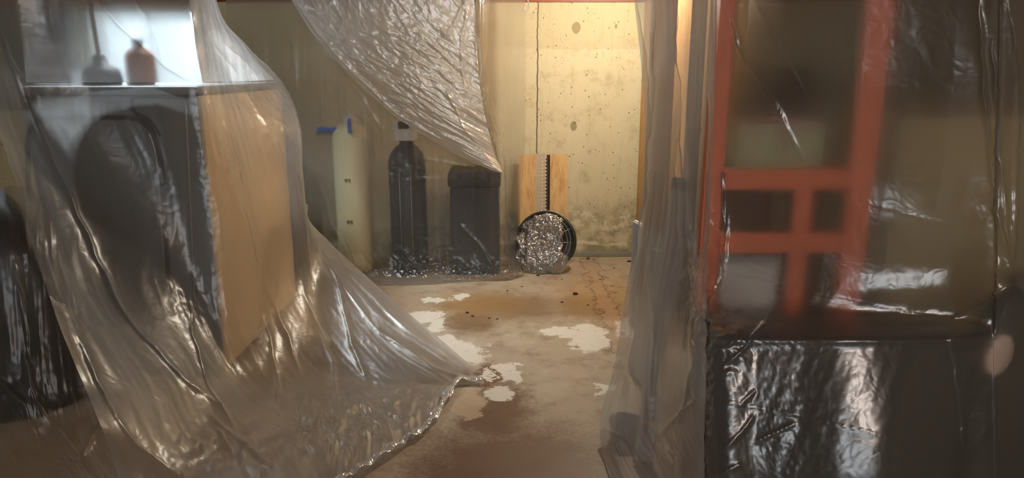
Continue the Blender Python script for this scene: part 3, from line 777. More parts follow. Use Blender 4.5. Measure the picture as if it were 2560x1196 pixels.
# ------------------------------------------------------------------ right: things under the plastic
# steel column
cP = F(1692, 1000)
def pole_mat():
    k = NT('rusty_column')
    X, Y, Z = k.xyz()
    c = k.mix(k.smooth(k.noise(22, 6, .7), .42, .62), srgb(150, 140, 128), srgb(92, 72, 58))
    c = k.mix(k.smooth(k.noise(60, 4, .7), .55, .68), c, srgb(60, 48, 42))
    zz = k.math('ADD', Z, k.math('MULTIPLY', k.noise(12, 3), .1))
    c = k.mix(k.math('MULTIPLY', k.smooth(zz, .22, .10), .85), c, srgb(116, 64, 32))
    k.link(c, k.bsdf.inputs['Base Color']); k.bsdf.inputs['Roughness'].default_value = .65
    k.link(k.bump(k.noise(50, 4, .7), .5, .006), k.bsdf.inputs['Normal']); return k.m
m_pole = pole_mat()
sp = thing('steel_column', (cP.x, cP.y, 0), 'rusty speckled steel support column under the plastic', 'column')
MB().box(cP.x - .06, cP.x + .06, cP.y - .06, cP.y + .06, .001, .010, .002).build('base_plate', m_pole, sp)
MB().lathe([(.026, .010), (.026, .35), (.025, .9), (.025, CEIL - .08)], cP.x, cP.y, 28).build('shaft', m_pole, sp)
MB().box(cP.x - .06, cP.x + .06, cP.y - .06, cP.y + .06, CEIL - .08, CEIL - .0705, .002).build('head_plate', m_pole, sp)
q = P(1747, 326, cP.y - .03); MB().lathe([(.011, -.012), (.011, .004), (.006, .012)], 0, 0, 16, True, Matrix.Translation((cP.x + .012, cP.y - .030, q.z)) @ Matrix.Rotation(math.pi / 2, 4, 'X')).build('bolt_head', m_black, sp)

# wooden stud posts behind the column
def stud(px, Y, w_, d_, label):
    q = P(px, 150, Y)
    o = MB().box(-w_ / 2, w_ / 2, -d_ / 2, d_ / 2, .002, CEIL - .072, .003).build('wall_stud', m_stud); o.location = (q.x, Y, 0)
    return tag(o, label, 'stud')
stud(1655, 3.15, .105, .04, 'wide pine stud glowing in the lamp light inside the plastic')
stud(1790, 2.68, .05, .06, 'pine stud beside the rusty steel column')

# ribbed white panel standing on the floor
pa, pb = F(1574, 800), F(1652, 880)
dv_ = (pb - pa); L = dv_.length; Mp = Matrix.Translation((pa.x, pa.y, 0)) @ Matrix.Rotation(math.atan2(dv_.y, dv_.x), 4, 'Z')
m_rib = simple('white_ribbed', srgb(206, 212, 222), .5, 0, .04)
rp = thing('ribbed_panel', pa, 'white ribbed panel standing edge-on under the plastic', 'panel')
MB().box(0, L, .002, .016, .003, .50, .002, Mp).build('backing', m_rib, rp)
n = 16
for i in range(n):
    MB().box(L * (i + .15) / n, L * (i + .8) / n, -.006, .0015, .006, .495, .0015, Mp).build('rib', m_rib, rp)
    MB().box(L * (i + .15) / n, L * (i + .8) / n, .0165, .024, .006, .495, .0015, Mp).build('rib', m_rib, rp)
# plain white foam sheet leaning in front of it
fa, fb = F(1566, 930), F(1640, 1000)
fv = fb - fa; Mq = Matrix.Translation((fa.x, fa.y, .003)) @ Matrix.Rotation(math.atan2(fv.y, fv.x), 4, 'Z') @ Matrix.Rotation(math.radians(-9), 4, 'X')
fo = MB().box(0, fv.length, 0, .022, 0, .52, .003, Mq).build('foam_board', simple('grey_white_foam', srgb(178, 182, 190), .7))
tag(fo, 'low grey-white foam board leaning in front of the ribbed panel', 'board')

# long aluminium level
A = F(1606, 1165) + Vector((0, 0, .004)); B = P(1700, 470, 2.33)
ax = (B - A).normalized(); Ll = (B - A).length
sx = (Vector((1, .25, 0)) - ax * ax.dot(Vector((1, .25, 0)))).normalized(); nz = ax.cross(sx)
Ml = Matrix((( sx.x, nz.x, ax.x, A.x), (sx.y, nz.y, ax.y, A.y), (sx.z, nz.z, ax.z, A.z), (0, 0, 0, 1)))
lv = thing('spirit_level', A, 'long aluminium spirit level with a black and yellow sticker, leaning', 'level')
m_alu = simple('aluminium', srgb(176, 178, 184), .38, .55, .06, 20)
m_yel = simple('yellow_print', srgb(214, 166, 52), .5)
MB().box(-.024, .024, -.006, .006, .012, Ll - .012, 0, Ml).build('web', m_alu, lv)
MB().box(-.028, -.021, -.013, .013, .012, Ll - .012, .001, Ml).build('rail', m_alu, lv)
MB().box(.021, .028, -.013, .013, .012, Ll - .012, .001, Ml).build('rail', m_alu, lv)
MB().box(-.029, .029, -.014, .014, 0, .0118, .002, Ml).build('end_cap', m_black, lv)
MB().box(-.029, .029, -.014, .014, Ll - .0118, Ll + .03, .004, Ml).build('end_cap', m_black, lv)
inv = Ml.inverted()
def along(px, py):          # height along the level seen at that place
    best = min((i * Ll / 400 for i in range(401)), key=lambda s: abs(float(project((A + ax * s)[:])[1]) - py)); return best
s0, s1 = along(1622, 1062), along(1648, 890)
stk = MB().box(-.020, .020, -.0078, -.0062, s0, s1, 0, Ml).build('sticker', m_dark, lv)
MB().box(-.020, .020, -.0086, -.0080, s1 - .012, s1, 0, Ml).build('yellow_band', m_yel, stk)
MB().box(-.020, .020, -.0086, -.0080, s0, s0 + .012, 0, Ml).build('yellow_band', m_yel, stk)
MB().box(.009, .020, -.0086, -.0080, s0 + .10, s1 - .013, 0, Ml).build('yellow_band', m_yel, stk)
for i in range(3): MB().box(-.006, .006, -.0086, -.0080, s0 + .022 + .024 * i, s0 + .038 + .024 * i, 0, Ml).build('pale_print', m_white, stk)
for sr, mt in ((along(1686, 640), simple('red_vial', srgb(176, 40, 52), .4)), (along(1690, 590), MATS['red_vial'])):
    MB().box(-.012, .012, -.010, -.0062, sr - .012, sr + .012, .002, Ml).build('vial', mt, lv)
MB().lathe([(.005, .006), (.005, .010), (.003, .012)], 0, 0, 12, True, Ml @ Matrix.Translation((0, 0, s1 + .014)) @ Matrix.Rotation(math.pi / 2, 4, 'X')).build('screw', m_dark, lv)

# dark tub whose side peeks past the hem
q = F(1548, 1105)
tb = thing('round_tub', (q.x + .02, q.y + .02, 0), 'dark green-grey round tub at the foot of the plastic', 'tub')
MB().lathe([(.040, .001), (.046, .008), (.050, .06), (.053, .062), (.054, .070), (.049, .070), (.044, .012), (.02, .010)], q.x + .02, q.y + .02, 36, True, None, False).build('shell', simple('green_grey_plastic', srgb(70, 74, 66), .5), tb)
MB().lathe([(.038, .0105), (.038, .012)], q.x + .02, q.y + .02, 30).build('base', MATS['green_grey_plastic'], tb)

# orange rack
RY = 1.80
m_or = simple('orange_enamel', srgb(226, 118, 80), .42, 0, .08, 9)
m_orl = simple('orange_brown_board', srgb(120, 66, 44), .7)
xl = .510; xr = .885; xm = .742
z1, z2 = P(1900, 448, RY).z, P(1900, 606, RY).z
rk = thing('orange_frame', ((xl + xr) / 2, RY, 0), 'orange-red metal rack frame standing upright behind the plastic', 'rack')
for (x, wd) in ((xl, .046), (xr, .062)):
    MB().box(x - wd / 2, x + wd / 2, RY - .015, RY + .015, .006, CEIL - .09, .003).build('post', m_or, rk)
    MB().box(x - wd / 2 - .008, x + wd / 2 + .008, RY - .022, RY + .022, .0005, .0055).build('foot_plate', m_or, rk)
for z in (z1, z2, .30):
    MB().box(xl + .024, xr - .032, RY - .013, RY + .013, z - .026, z + .026, .003).build('rail', m_or, rk)
MB().box(xm - .022, xm + .022, RY - .012, RY + .012, .327, z2 - .027, .003).build('upright', m_or, rk)
MB().box(xm - .022, xm + .022, RY - .012, RY + .012, z2 + .027, z1 - .027, .003).build('upright', m_or, rk)
q = P(1806, 448, RY - .02); MB().box(q.x - .004, q.x + .004, RY - .0185, RY - .0155, z1 - .02, z1 + .02).build('tape_band', simple('purple_tape', srgb(96, 40, 66), .5), rk)

def carton(x0, x1, y0, y1, z0, z1_, mat, label, lidmat=None):
    t = thing('carton', ((x0 + x1) / 2, (y0 + y1) / 2, z0), label, 'box')
    MB().box(x0, x1, y0, y1, z0 + .001, z1_, .003).build('body', mat, t)
    MB().box(x0 - .002, x1 + .002, y0 - .002, y1 + .002, z1_ + .001, z1_ + .02, .003).build('lid', lidmat or mat, t)
    MB().box((x0 + x1) / 2 - .02, (x0 + x1) / 2 + .02, y0 - .0035, y0 - .0022, z0 + (z1_ - z0) * .6, z1_ - .004).build('tape', simple('box_tape', srgb(170, 150, 120), .4), t)
Y2 = 2.10
gz0, gz1 = P(1900, 442, Y2).z, P(1900, 326, Y2).z
carton(.66, .93, Y2, Y2 + .28, 0, gz0 - .022, simple('brown_card', srgb(104, 70, 52), .7), 'large brown carton on the floor behind the orange frame')
carton(.668, .922, Y2 + .01, Y2 + .27, gz0, gz1, simple('pale_green_box', srgb(206, 208, 164), .6), 'pale green box with a pinkish lid on top of the brown carton', simple('pinkish_card', srgb(206, 182, 172), .6))
carton(.56, .72, 1.835, 2.06, 0, .54, simple('dark_card', srgb(60, 52, 50), .7), 'dark carton on the floor under the white tote')
tz0 = .561; tz1 = P(1880, 640, 1.84).z
tt = thing('white_tote', (.63, 1.95, tz0), 'white plastic tote with a grey lid on the dark carton', 'tote')
MB().box(.565, .715, 1.84, 2.05, tz0 + .001, tz1 - .02, .012).build('tub', m_white, tt)
MB().box(.56, .72, 1.835, 2.055, tz1 - .019, tz1, .005).build('lid', simple('grey_lid', srgb(150, 150, 152), .5), tt)

# tall boxes further back
def backbox(x0, x1, y0, y1, h_, mat, label):
    t = thing('stacked_box', ((x0 + x1) / 2, (y0 + y1) / 2, 0), label, 'box')
    MB().box(x0, x1, y0, y1, .001, h_ - .03, .004).build('body', mat, t)
    MB().box(x0 - .004, x1 + .004, y0 - .004, y1 + .004, h_ - .029, h_, .004).build('lid', mat, t)
backbox(.90, 1.16, 2.8, 3.2, 1.20, simple('umber_box', srgb(70, 48, 40), .6), 'tall umber box standing behind the pale green box')
backbox(1.14, 1.62, 2.1, 2.6, 1.06, simple('olive_box', srgb(196, 178, 132), .6), 'tall olive tan box standing beside the brown carton')

# black hard case, upright
cx0, cx1, cy0, cy1 = .448, 1.06, 1.515, 1.70; cz = P(1900, 846, cy0).z
cs = thing('hard_case', ((cx0 + cx1) / 2, (cy0 + cy1) / 2, 0), 'black hard case standing upright in front of the orange rack', 'case')
m_case = simple('case_black', srgb(34, 38, 42), .4, 0, .1, 6, .05)
MB().box(cx0, cx1, cy0, (cy0 + cy1) / 2 - .002, .001, cz, .012).build('front_shell', m_case, cs)
MB().box(cx0, cx1, (cy0 + cy1) / 2 + .002, cy1, .001, cz, .012).build('back_shell', m_case, cs)
MB().box(cx0 + .006, cx1 - .006, (cy0 + cy1) / 2 - .0018, (cy0 + cy1) / 2 + .0018, .006, cz - .006).build('seam', m_dark, cs)
hx0, hx1 = P(1845, 825, cy0 + .03).x, P(1918, 825, cy0 + .03).x; hy = cy0 + .03
MB().tube([(hx0, hy, cz - .004), (hx0 + .004, hy, cz + .012), (hx0 + .014, hy, cz + .019), (hx1 - .014, hy, cz + .019), (hx1 - .004, hy, cz + .012), (hx1, hy, cz - .004)], .0055, 10).build('handle', m_black, cs)
for x in (cx0 + .13, cx1 - .13): MB().box(x - .02, x + .02, cy0 - .004, cy0 + .002, cz - .05, cz - .01, .002).build('latch', m_case, cs)
for i in range(5):
    x = cx0 + .06 + i * (cx1 - cx0 - .12) / 4
    MB().box(x - .012, x + .012, cy0 - .003, cy0 + .001, .05, cz - .10, .0015).build('shell_rib', m_case, cs)
# second dark bag, with a pale oval tag
q = P(2530, 725, 1.60)
b2 = bag('refuse_bag', 1.37, 1.64, .265, .125, q.z, 'black refuse bag with a knotted peak and a pale oval tag', 4.1, m_bagb, (q.x - 1.37, -.06))
q = P(2500, 888, 1.455)
Mt = Matrix.Translation(q) @ Matrix.Rotation(math.radians(8), 4, 'Y') @ Matrix.Scale(.55, 4, (1, 0, 0)) @ Matrix.Rotation(math.pi / 2, 4, 'X')
MB().lathe([(.02, -.004), (.046, -.002), (.048, .002), (.046, .004)], 0, 0, 36, True, Mt).build('oval_tag', simple('pale_pink_tag', srgb(232, 206, 190), .6), b2)

# ------------------------------------------------------------------ the plastic
m_near = plastic('drape_film', .105, .5, .075, (0.88, 0.88, 0.88), 1.06, .75, .12, 14.0, gl_rough=.30)
m_back = plastic('backlit_film', .42, .30, .06, (.92, .92, .92), 1.06, .75, .10, 12.0, gl_rough=.3, translucent=.85)  # hazier, more translucent film so the added layers look whiter
m_mid = plastic('hanging_film', .07, .30, .07, (0.91, 0.91, 0.91), 1.05, .7, .12, 14.0, gl_rough=.28)
m_lay = plastic('folded_film', .46, .25, .22, (0.81, 0.81, 0.81), 1.05, .7, .3, 18.0, (1, 1, .6), .30, .3)
m_rgt = plastic('rack_film', .06, .22, .09, (0.88, 0.88, 0.88), 1.09, .8, .10, 22.0, gl_rough=.26)
m_col = plastic('column_film', .27, .75, .05, (0.94, 0.94, 0.94), 1.04, .6, .08, 9.0, gl_rough=.3, translucent=.4)

# drape over the laundry machine
R1 = [
 [(-150,-330,2.35),(0,-330,2.5),(150,-330,2.65),(260,-330,2.75),(400,-330,2.85),(430,-330,2.90),(460,-330,2.96),(475,-330,3.0),(490,-330,3.05)],
 [(-120,0,2.35),(40,0,2.5),(190,0,2.56),(330,0,2.58),(470,0,2.62),(500,0,2.74),(525,0,2.88),(535,0,2.98),(540,0,3.08)],
 [(-80,120,2.35),(50,120,2.5),(210,120,2.57),(360,120,2.59),(487,120,2.61),(540,120,2.82),(590,115,3.02),(605,112,3.14),(612,110,3.24)],
 [(-40,213,2.35),(60,213,2.5),(210,213,2.6),(370,213,2.62),(502,213,2.62),(592,210,2.95),(670,207,3.3),(698,206,3.54),(706,205,3.66)],
 [(-10,320,2.3),(90,310,2.48),(250,310,2.58),(400,310,2.61),(517,310,2.62),(634,310,2.94),(738,310,3.25),(743,305,3.5),(747,300,3.66)],
 [(25,430,2.25),(140,430,2.42),(290,430,2.55),(420,430,2.60),(532,430,2.61),(645,430,2.9),(748,430,3.2),(751,425,3.45),(754,420,3.64)],
 [(60,560,2.15),(190,560,2.36),(340,560,2.5),(450,560,2.57),(550,560,2.59),(655,560,2.82),(762,560,3.1),(770,560,3.36),(780,565,3.56)],
 [(105,700,2.0),(240,700,2.28),(390,700,2.44),(480,700,2.53),(566,700,2.57),(672,700,2.78),(775,700,3.0),(840,692,3.08),(915,692,3.15)],
 [(150,830,1.9),(300,830,2.15),(440,830,2.34),(520,830,2.46),(590,830,2.52),(700,840,2.66),(810,850,2.75),(930,840,2.78),(1070,832,2.80)],
 [(205,960,1.85),(350,960,2.02),(480,960,2.2),(560,950,2.35),(615,950,2.42),(740,950,2.5),(870,950,2.55),(1020,945,2.56),(1207,955,2.575)],
 [(255,1080,1.75),(400,1090,1.9),(520,1080,2.05),(620,1070,2.14),(700,1060,2.2),(800,1040,2.27),(900,1020,2.34),(1020,985,2.45),(1150,958,2.56)],
 [(310,1230,1.75),(450,1250,1.76),(560,1260,1.76),(680,1250,1.78),(800,1235,1.81),(890,1190,1.9),(1000,1120,2.07),(1075,1070,2.21),(1120,1000,2.42)],
]
cr1 = [([(0,80),(60,240),(180,510),(300,780),(470,960),(650,1100)], .030, 9), ([(0,350),(60,520),(150,760),(260,1000),(330,1110),(450,1196)], .020, 7),
 ([(235,-10),(340,100),(420,165),(490,208)], .035, 9), ([(470,-10),(487,120),(502,212)], .02, 8), ([(330,-20),(380,70),(410,150),(480,208)], .015, 7),
 ([(503,213),(535,420),(556,650),(575,930)], .014, 9), ([(512,225),(560,420),(640,660),(720,850),(760,960)], .020, 10), ([(560,300),(620,520),(700,760)], .014, 9),
 ([(470,700),(478,830),(520,980),(590,1085)], .022, 7), ([(600,500),(655,760),(690,930),(700,1050)], .018, 9), ([(700,560),(770,760),(830,900),(850,1040)], .018, 10),
 ([(765,560),(850,720),(880,860),(920,960)], .016, 8), ([(770,545),(880,690),(1010,820),(1195,952)], .012, 9), ([(800,640),(940,820),(1080,920),(1190,955)], .014, 8),
 ([(600,210),(660,300),(700,400)], .012, 7), ([(640,215),(690,280),(720,350)], .012, 6),
 ([(965,1095),(900,1010)], .022, 7), ([(965,1095),(985,1000)], .022, 6), ([(965,1095),(1050,1040)], .024, 7), ([(965,1095),(940,1160)], .02, 6), ([(965,1095),(860,1080)], .02, 7),
 ([(520,1040),(600,1110),(680,1170)], .026, 7), ([(600,1110),(760,1080),(870,1100)], .024, 8), ([(540,1070),(580,1140),(680,1140)], .02, 6)]
o1, G1 = sheet('plastic_sheet', R1, 300, 320, m_near, cr1, wr=.0010, fold=(5, .5), foldamp=.005,
   crumple=[(900, 1080, 230, 90, .034, 10), (590, 1120, 150, 70, .018, 14), (480, 730, 60, 60, .008, 26), (700, 300, 60, 80, .010, 20), (500, 470, 80, 200, .004, 30)], seed=1.7)
tag(o1, 'hazy plastic sheet draped over the laundry machine and pooling on the floor', 'plastic sheet')
# rolled hem of the drape
hem = [Vector(G1[-1, i]) for i in range(0, 300, 3)]
tail = [Vector(G1[j, -1]) for j in range(319, 262, -4)]
hp = hem + tail
hb = MB(); n_ = len(hp)
vsh = []; fsh = []
for i, p in enumerate(hp):
    d = (hp[min(i + 1, n_ - 1)] - hp[max(i - 1, 0)]); d.z = 0; d = d.normalized() if d.length > 1e-6 else Vector((1, 0, 0))
    nn = Vector((-d.y, d.x, 0)); wd = .030 + .010 * math.sin(i * .7) + .012 * float(perlin(i * .31, 4.2))
    for k_, (o_, z_) in enumerate(((.0, .016), (.45, .024), (.9, .014), (1.0, .006))):
        vsh.append(p + nn * wd * (o_ - .25) + Vector((0, 0, z_ + .006 * math.sin(i * 1.3 + k_))))
for i in range(n_ - 1):
    for k_ in range(3): fsh.append((i * 4 + k_, i * 4 + k_ + 1, i * 4 + k_ + 5, i * 4 + k_ + 4))
m_hem = plastic('hem_film', .48, .3, .2, (0.90, 0.90, 0.90), 1.05, .7, .6, 24.0)
MB().add(vsh, fsh, True).build('rolled_hem', m_hem, o1)

m_blur = plastic('light_catching_film', .05, .14, .06, (.93, .93, .93), 1.05, .75, .08, 10.0, gl_rough=.3, translucent=.85)  # extra layer added to blur the view and catch the window glow
Rc = [[(20,-330,2.56),(150,-330,2.70),(260,-330,2.80),(395,-330,2.90)], [(50,0,2.555),(190,0,2.60),(330,0,2.62),(468,0,2.655)], [(58,120,2.55),(210,120,2.61),(360,120,2.625),(484,120,2.645)], [(66,206,2.545),(210,206,2.625),(370,206,2.635),(500,206,2.64)]]
sheet('extra_layer', Rc, 120, 120, m_blur, [], wr=.0004, fold=(5, .5), foldamp=.002, seed=31.0, parent=o1)
# extra film added to catch light: upper corner and the flap that runs out to the floor
Ra = [[(402,-330,2.88),(425,-330,2.92),(450,-330,2.98),(478,-330,3.04)], [(472,0,2.65),(496,0,2.76),(518,0,2.88),(536,0,3.06)], [(489,120,2.64),(535,118,2.84),(575,114,3.0),(606,111,3.22)], [(506,206,2.66),(580,204,2.94),(645,202,3.2),(684,200,3.42)]]
sheet('extra_layer', Ra, 70, 120, m_back, [([(520,-10),(560,110),(650,200)], .012, 7), ([(500,0),(530,110),(600,200)], .012, 7)], wr=.0006, fold=(8, .5), foldamp=.004, seed=21.0, parent=o1)
Rb = [[(758,505,3.3),(760,508,3.36),(764,510,3.42),(768,512,3.5)], [(764,560,3.2),(770,560,3.28),(774,560,3.38),(778,562,3.48)], [(778,680,3.1),(810,676,3.14),(850,672,3.17),(890,668,3.2)], [(800,790,2.94),(880,785,2.95),(960,780,2.96),(1012,776,2.97)], [(850,880,2.74),(950,874,2.76),(1040,866,2.77),(1112,858,2.78)], [(960,950,2.585),(1060,945,2.59),(1140,935,2.60),(1196,932,2.61)]]
sheet('extra_layer', Rb, 110, 160, m_back, [([(770,545),(880,690),(1010,820),(1195,940)], .014, 8), ([(780,640),(900,800),(1080,920)], .016, 7), ([(800,620),(960,800),(1150,930)], .010, 6)], wr=.0008, fold=(7, .5), foldamp=.004, seed=23.0, parent=o1)

# crumpled sheet at the far left over the black bag
R0 = [
 [(-250,470,2.16),(-150,470,2.12),(-50,470,2.10),(30,470,2.11),(80,470,2.14)],
 [(-240,600,2.04),(-140,600,1.98),(-30,600,1.95),(60,600,1.98),(150,600,2.06)],
 [(-220,800,1.98),(-110,800,1.92),(0,800,1.88),(100,800,1.93),(200,800,2.0)],
 [(-200,1000,1.92),(-80,1000,1.85),(30,1000,1.82),(140,1000,1.86),(260,1000,1.92)],
 [(-180,1130,1.84),(-60,1130,1.78),(60,1130,1.76),(180,1130,1.78),(300,1130,1.84)],
 [(-170,1290,1.6),(-40,1290,1.58),(80,1290,1.58),(210,1290,1.6),(340,1290,1.64)]]
m_bagc = plastic('bag_cover_film', .04, .6, .05, (0.83, 0.83, 0.83), 1.05, .6, .15, 8.0, gl_rough=.32)
o0, _ = sheet('plastic_sheet', R0, 150, 220, m_bagc, [([(60,880),(90,1010),(200,1150)], .02, 8), ([(30,650),(60,760),(80,900)], .02, 8), ([(200,1150),(250,1060)], .02, 6), ([(200,1150),(120,1180)], .02, 6), ([(0,940),(60,1010),(110,1130)], .02, 8)],
   wr=.002, foldamp=.006, crumple=[(60, 1020, 120, 130, .020, 9), (60, 650, 70, 60, .012, 10)], seed=6.1)
tag(o0, 'crumpled clear plastic sheet over the black bag beside the laundry machine', 'plastic sheet')

# hanging sheet in front of the water tanks
R2 = []
for (y, xs, Ys) in (
  (-260, (560,680,800,920,1040,1150,1200,1258,1312), (4.0,4.0,4.0,4.0,4.0,4.0,4.0,4.12,4.3)),
  (0,    (565,685,800,920,1040,1150,1196,1258,1312), (4.0,4.0,4.0,4.0,4.0,4.0,4.0,4.12,4.3)),
  (200,  (572,690,805,920,1040,1150,1206,1260,1313), (4.0,4.0,4.0,4.0,4.0,4.0,3.99,4.12,4.3)),
  (340,  (580,695,808,922,1040,1150,1228,1264,1312), (4.0,4.0,4.0,4.0,4.0,4.0,3.99,4.11,4.3)),
  (425,  (590,700,810,924,1040,1150,1252,1266,1306), (4.0,4.0,4.0,4.0,4.0,4.0,3.99,4.09,4.28)),
  (560,  (600,710,815,928,1040,1150,1254,1268,1300), (4.0,4.0,4.0,4.0,4.0,4.0,3.99,4.08,4.25)),
  (650,  (610,715,820,930,1040,1150,1256,1272,1298), (3.99,3.99,3.99,3.99,3.99,3.99,3.98,4.05,4.2)),
  (692,  (615,720,825,932,1045,1155,1258,1285,1305), (3.94,3.94,3.94,3.94,3.95,3.96,3.95,4.0,4.05)),
  (712,  (620,725,828,940,1050,1150,1240,1285,1312), (3.86,3.86,3.86,3.86,3.87,3.92,3.98,4.04,4.10))):
    R2.append([(x, y if k_ < 8 or y < 600 else y - 8, Yv) for k_, (x, Yv) in enumerate(zip(xs, Ys))])
cr2 = [([(735,10),(800,110),(870,185),(940,250),(1000,300),(1080,350),(1150,392),(1250,430)], .022, 7), ([(760,20),(900,240),(960,330)], .008, 5), ([(690,-10),(730,100),(745,240)], .006, 5),
  ([(1150,560),(1210,630),(1235,672)], .02, 6), ([(1010,630),(1050,680)], .02, 6), ([(1254,432),(1256,650)], .01, 5), ([(1196,0),(1206,200),(1250,425)], .02, 5), ([(1310,0),(1312,300),(1304,640)], .012, 5),
  ([(1285,20),(1280,300),(1270,640)], .014, 6), ([(1050,395),(1250,432)], .008, 5), ([(950,455),(1250,440)], .005, 4), ([(880,570),(1250,565)], .004, 3), ([(760,455),(1250,455)], .003, 3), ([(740,205),(1300,205)], .004, 3),
  ([(790,430),(830,560),(880,660)], .012, 6), ([(860,590),(890,660)], .010, 5)]
o2, G2 = sheet('plastic_sheet', R2, 300, 240, m_mid, cr2, wr=.0006, fold=(8, .3), foldamp=.0025,
   crumple=[(1120, 680, 160, 30, .022, 22), (1040, 640, 120, 60, .008, 20), (1010, 440, 60, 30, .010, 30), (1225, 330, 50, 160, .012, 26), (1280, 690, 60, 20, .02, 24)], seed=3.3)
tag(o2, 'dusty plastic sheet hanging in front of the water tanks', 'plastic sheet')
lp = [P(1312, -20, 4.27), P(1320, 2, 4.27), P(1324, 18, 4.265), P(1320, 28, 4.262), P(1313, 27, 4.262), P(1311, 14, 4.265)]
MB().tube([tuple(p) for p in spline(np.array([p[:] for p in lp]), 40)], .003, 6).build('tie_loop', plastic('loop_film', .5, .4, .2), o2)
# second layer of the same sheet, gathered at the top and pulled to the bin corner
Lx = [(690,-250),(705,-60),(738,15),(800,108),(870,182),(940,246),(1005,302),(1080,350),(1155,394),(1246,428)]
Rx = [(1170,-250),(1178,-60),(1186,10),(1190,80),(1194,150),(1200,220),(1210,280),(1222,330),(1236,384),(1256,432)]
R3 = []
for (a, b) in zip(Lx, Rx):
    R3.append([(a[0] + (b[0] - a[0]) * f, a[1] + (b[1] - a[1]) * f, 3.955 - .03 * math.sin(f * math.pi)) for f in (0, .2, .4, .6, .8, 1)])
cr3 = [([(735,5),(850,150),(1000,290),(1250,430)], .02, 7), ([(1172,-10),(1120,80),(1050,150)], .014, 8), ([(1175,-10),(1150,100),(1160,240)], .014, 7), ([(740,10),(900,120),(1000,180)], .014, 8), ([(745,15),(860,170),(960,250)], .012, 7),
  ([(1185,20),(1192,160),(1240,400)], .016, 6), ([(1110,220),(1160,320),(1230,410)], .012, 7), ([(760,15),(980,110),(1050,120)], .012, 8), ([(960,200),(1250,205)], .004, 3)]
o3, _ = sheet('extra_layer', R3, 200, 200, m_lay, cr3, wr=.003, fold=(9, 4), foldamp=.005, crumple=[(1000, 150, 200, 130, .012, 17), (1000, 260, 120, 60, .008, 20)], seed=8.2, parent=o2)

# sheet around the column, level and white panels
R4 = []
for (y, xs, Ys) in (
  (-330, (1555,1585,1640,1690,1730,1760,1785), (2.34,2.27,2.16,2.06,1.96,1.85,1.75)),
  (0,    (1588,1612,1660,1700,1735,1762,1785), (2.34,2.27,2.16,2.06,1.96,1.85,1.75)),
  (150,  (1604,1625,1662,1700,1733,1760,1783), (2.33,2.26,2.15,2.05,1.95,1.85,1.75)),
  (300,  (1615,1632,1662,1698,1730,1757,1780), (2.33,2.26,2.15,2.04,1.94,1.84,1.74)),
  (450,  (1611,1628,1655,1690,1724,1752,1776), (2.33,2.26,2.14,2.03,1.94,1.83,1.73)),
  (600,  (1592,1612,1645,1684,1720,1750,1772), (2.33,2.25,2.12,2.01,1.92,1.81,1.71)),
  (740,  (1566,1590,1632,1676,1715,1746,1770), (2.33,2.24,2.09,1.97,1.84,1.70,1.62)),
  (900,  (1540,1568,1615,1662,1704,1740,1768), (2.28,2.18,2.03,1.90,1.63,1.50,1.46)),
  (1050, (1502,1540,1595,1650,1700,1738,1764), (2.14,2.04,1.93,1.82,1.60,1.48,1.44)),
  (1150, (1512,1545,1595,1648,1698,1736,1762), (2.0,1.92,1.83,1.74,1.58,1.46,1.42)),
  (1320, (1570,1600,1640,1675,1710,1740,1765), (1.66,1.66,1.64,1.60,1.52,1.44,1.40))):
    R4.append([(x, y, Yv) for x, Yv in zip(xs, Ys)])
cr4 = [([(1650,-10),(1645,200),(1620,500),(1598,640)], .03, 8), ([(1700,-10),(1712,300),(1720,500),(1735,640),(1760,800)], .03, 7), ([(1600,0),(1625,140),(1632,280)], .02, 6), ([(1590,640),(1560,760),(1540,900)], .015, 6),
  ([(1570,900),(1600,1000),(1620,1080)], .016, 7), ([(1600,560),(1625,720),(1640,860)], .014, 8), ([(1730,640),(1745,800),(1740,1000)], .024, 7), ([(1630,1120),(1680,1060),(1740,1000)], .02, 6), ([(1745,900),(1700,1060),(1690,1190)], .02, 7), ([(1620,440),(1650,425)], .012, 5),
  ([(1700,620),(1695,420),(1712,300)], .016, 6), ([(1510,1070),(1570,1100),(1610,1190)], .015, 6)]
o4, _ = sheet('plastic_sheet', R4, 170, 300, m_col, cr4, wr=.0006, fold=(5, .3), foldamp=.004, crumple=[(1740, 650, 40, 120, .012, 20), (1640, 1130, 120, 60, .010, 18), (1760, 800, 40, 120, .014, 20)], seed=11.4)
tag(o4, 'milky plastic sheet hanging around the steel column and spirit level', 'plastic sheet')

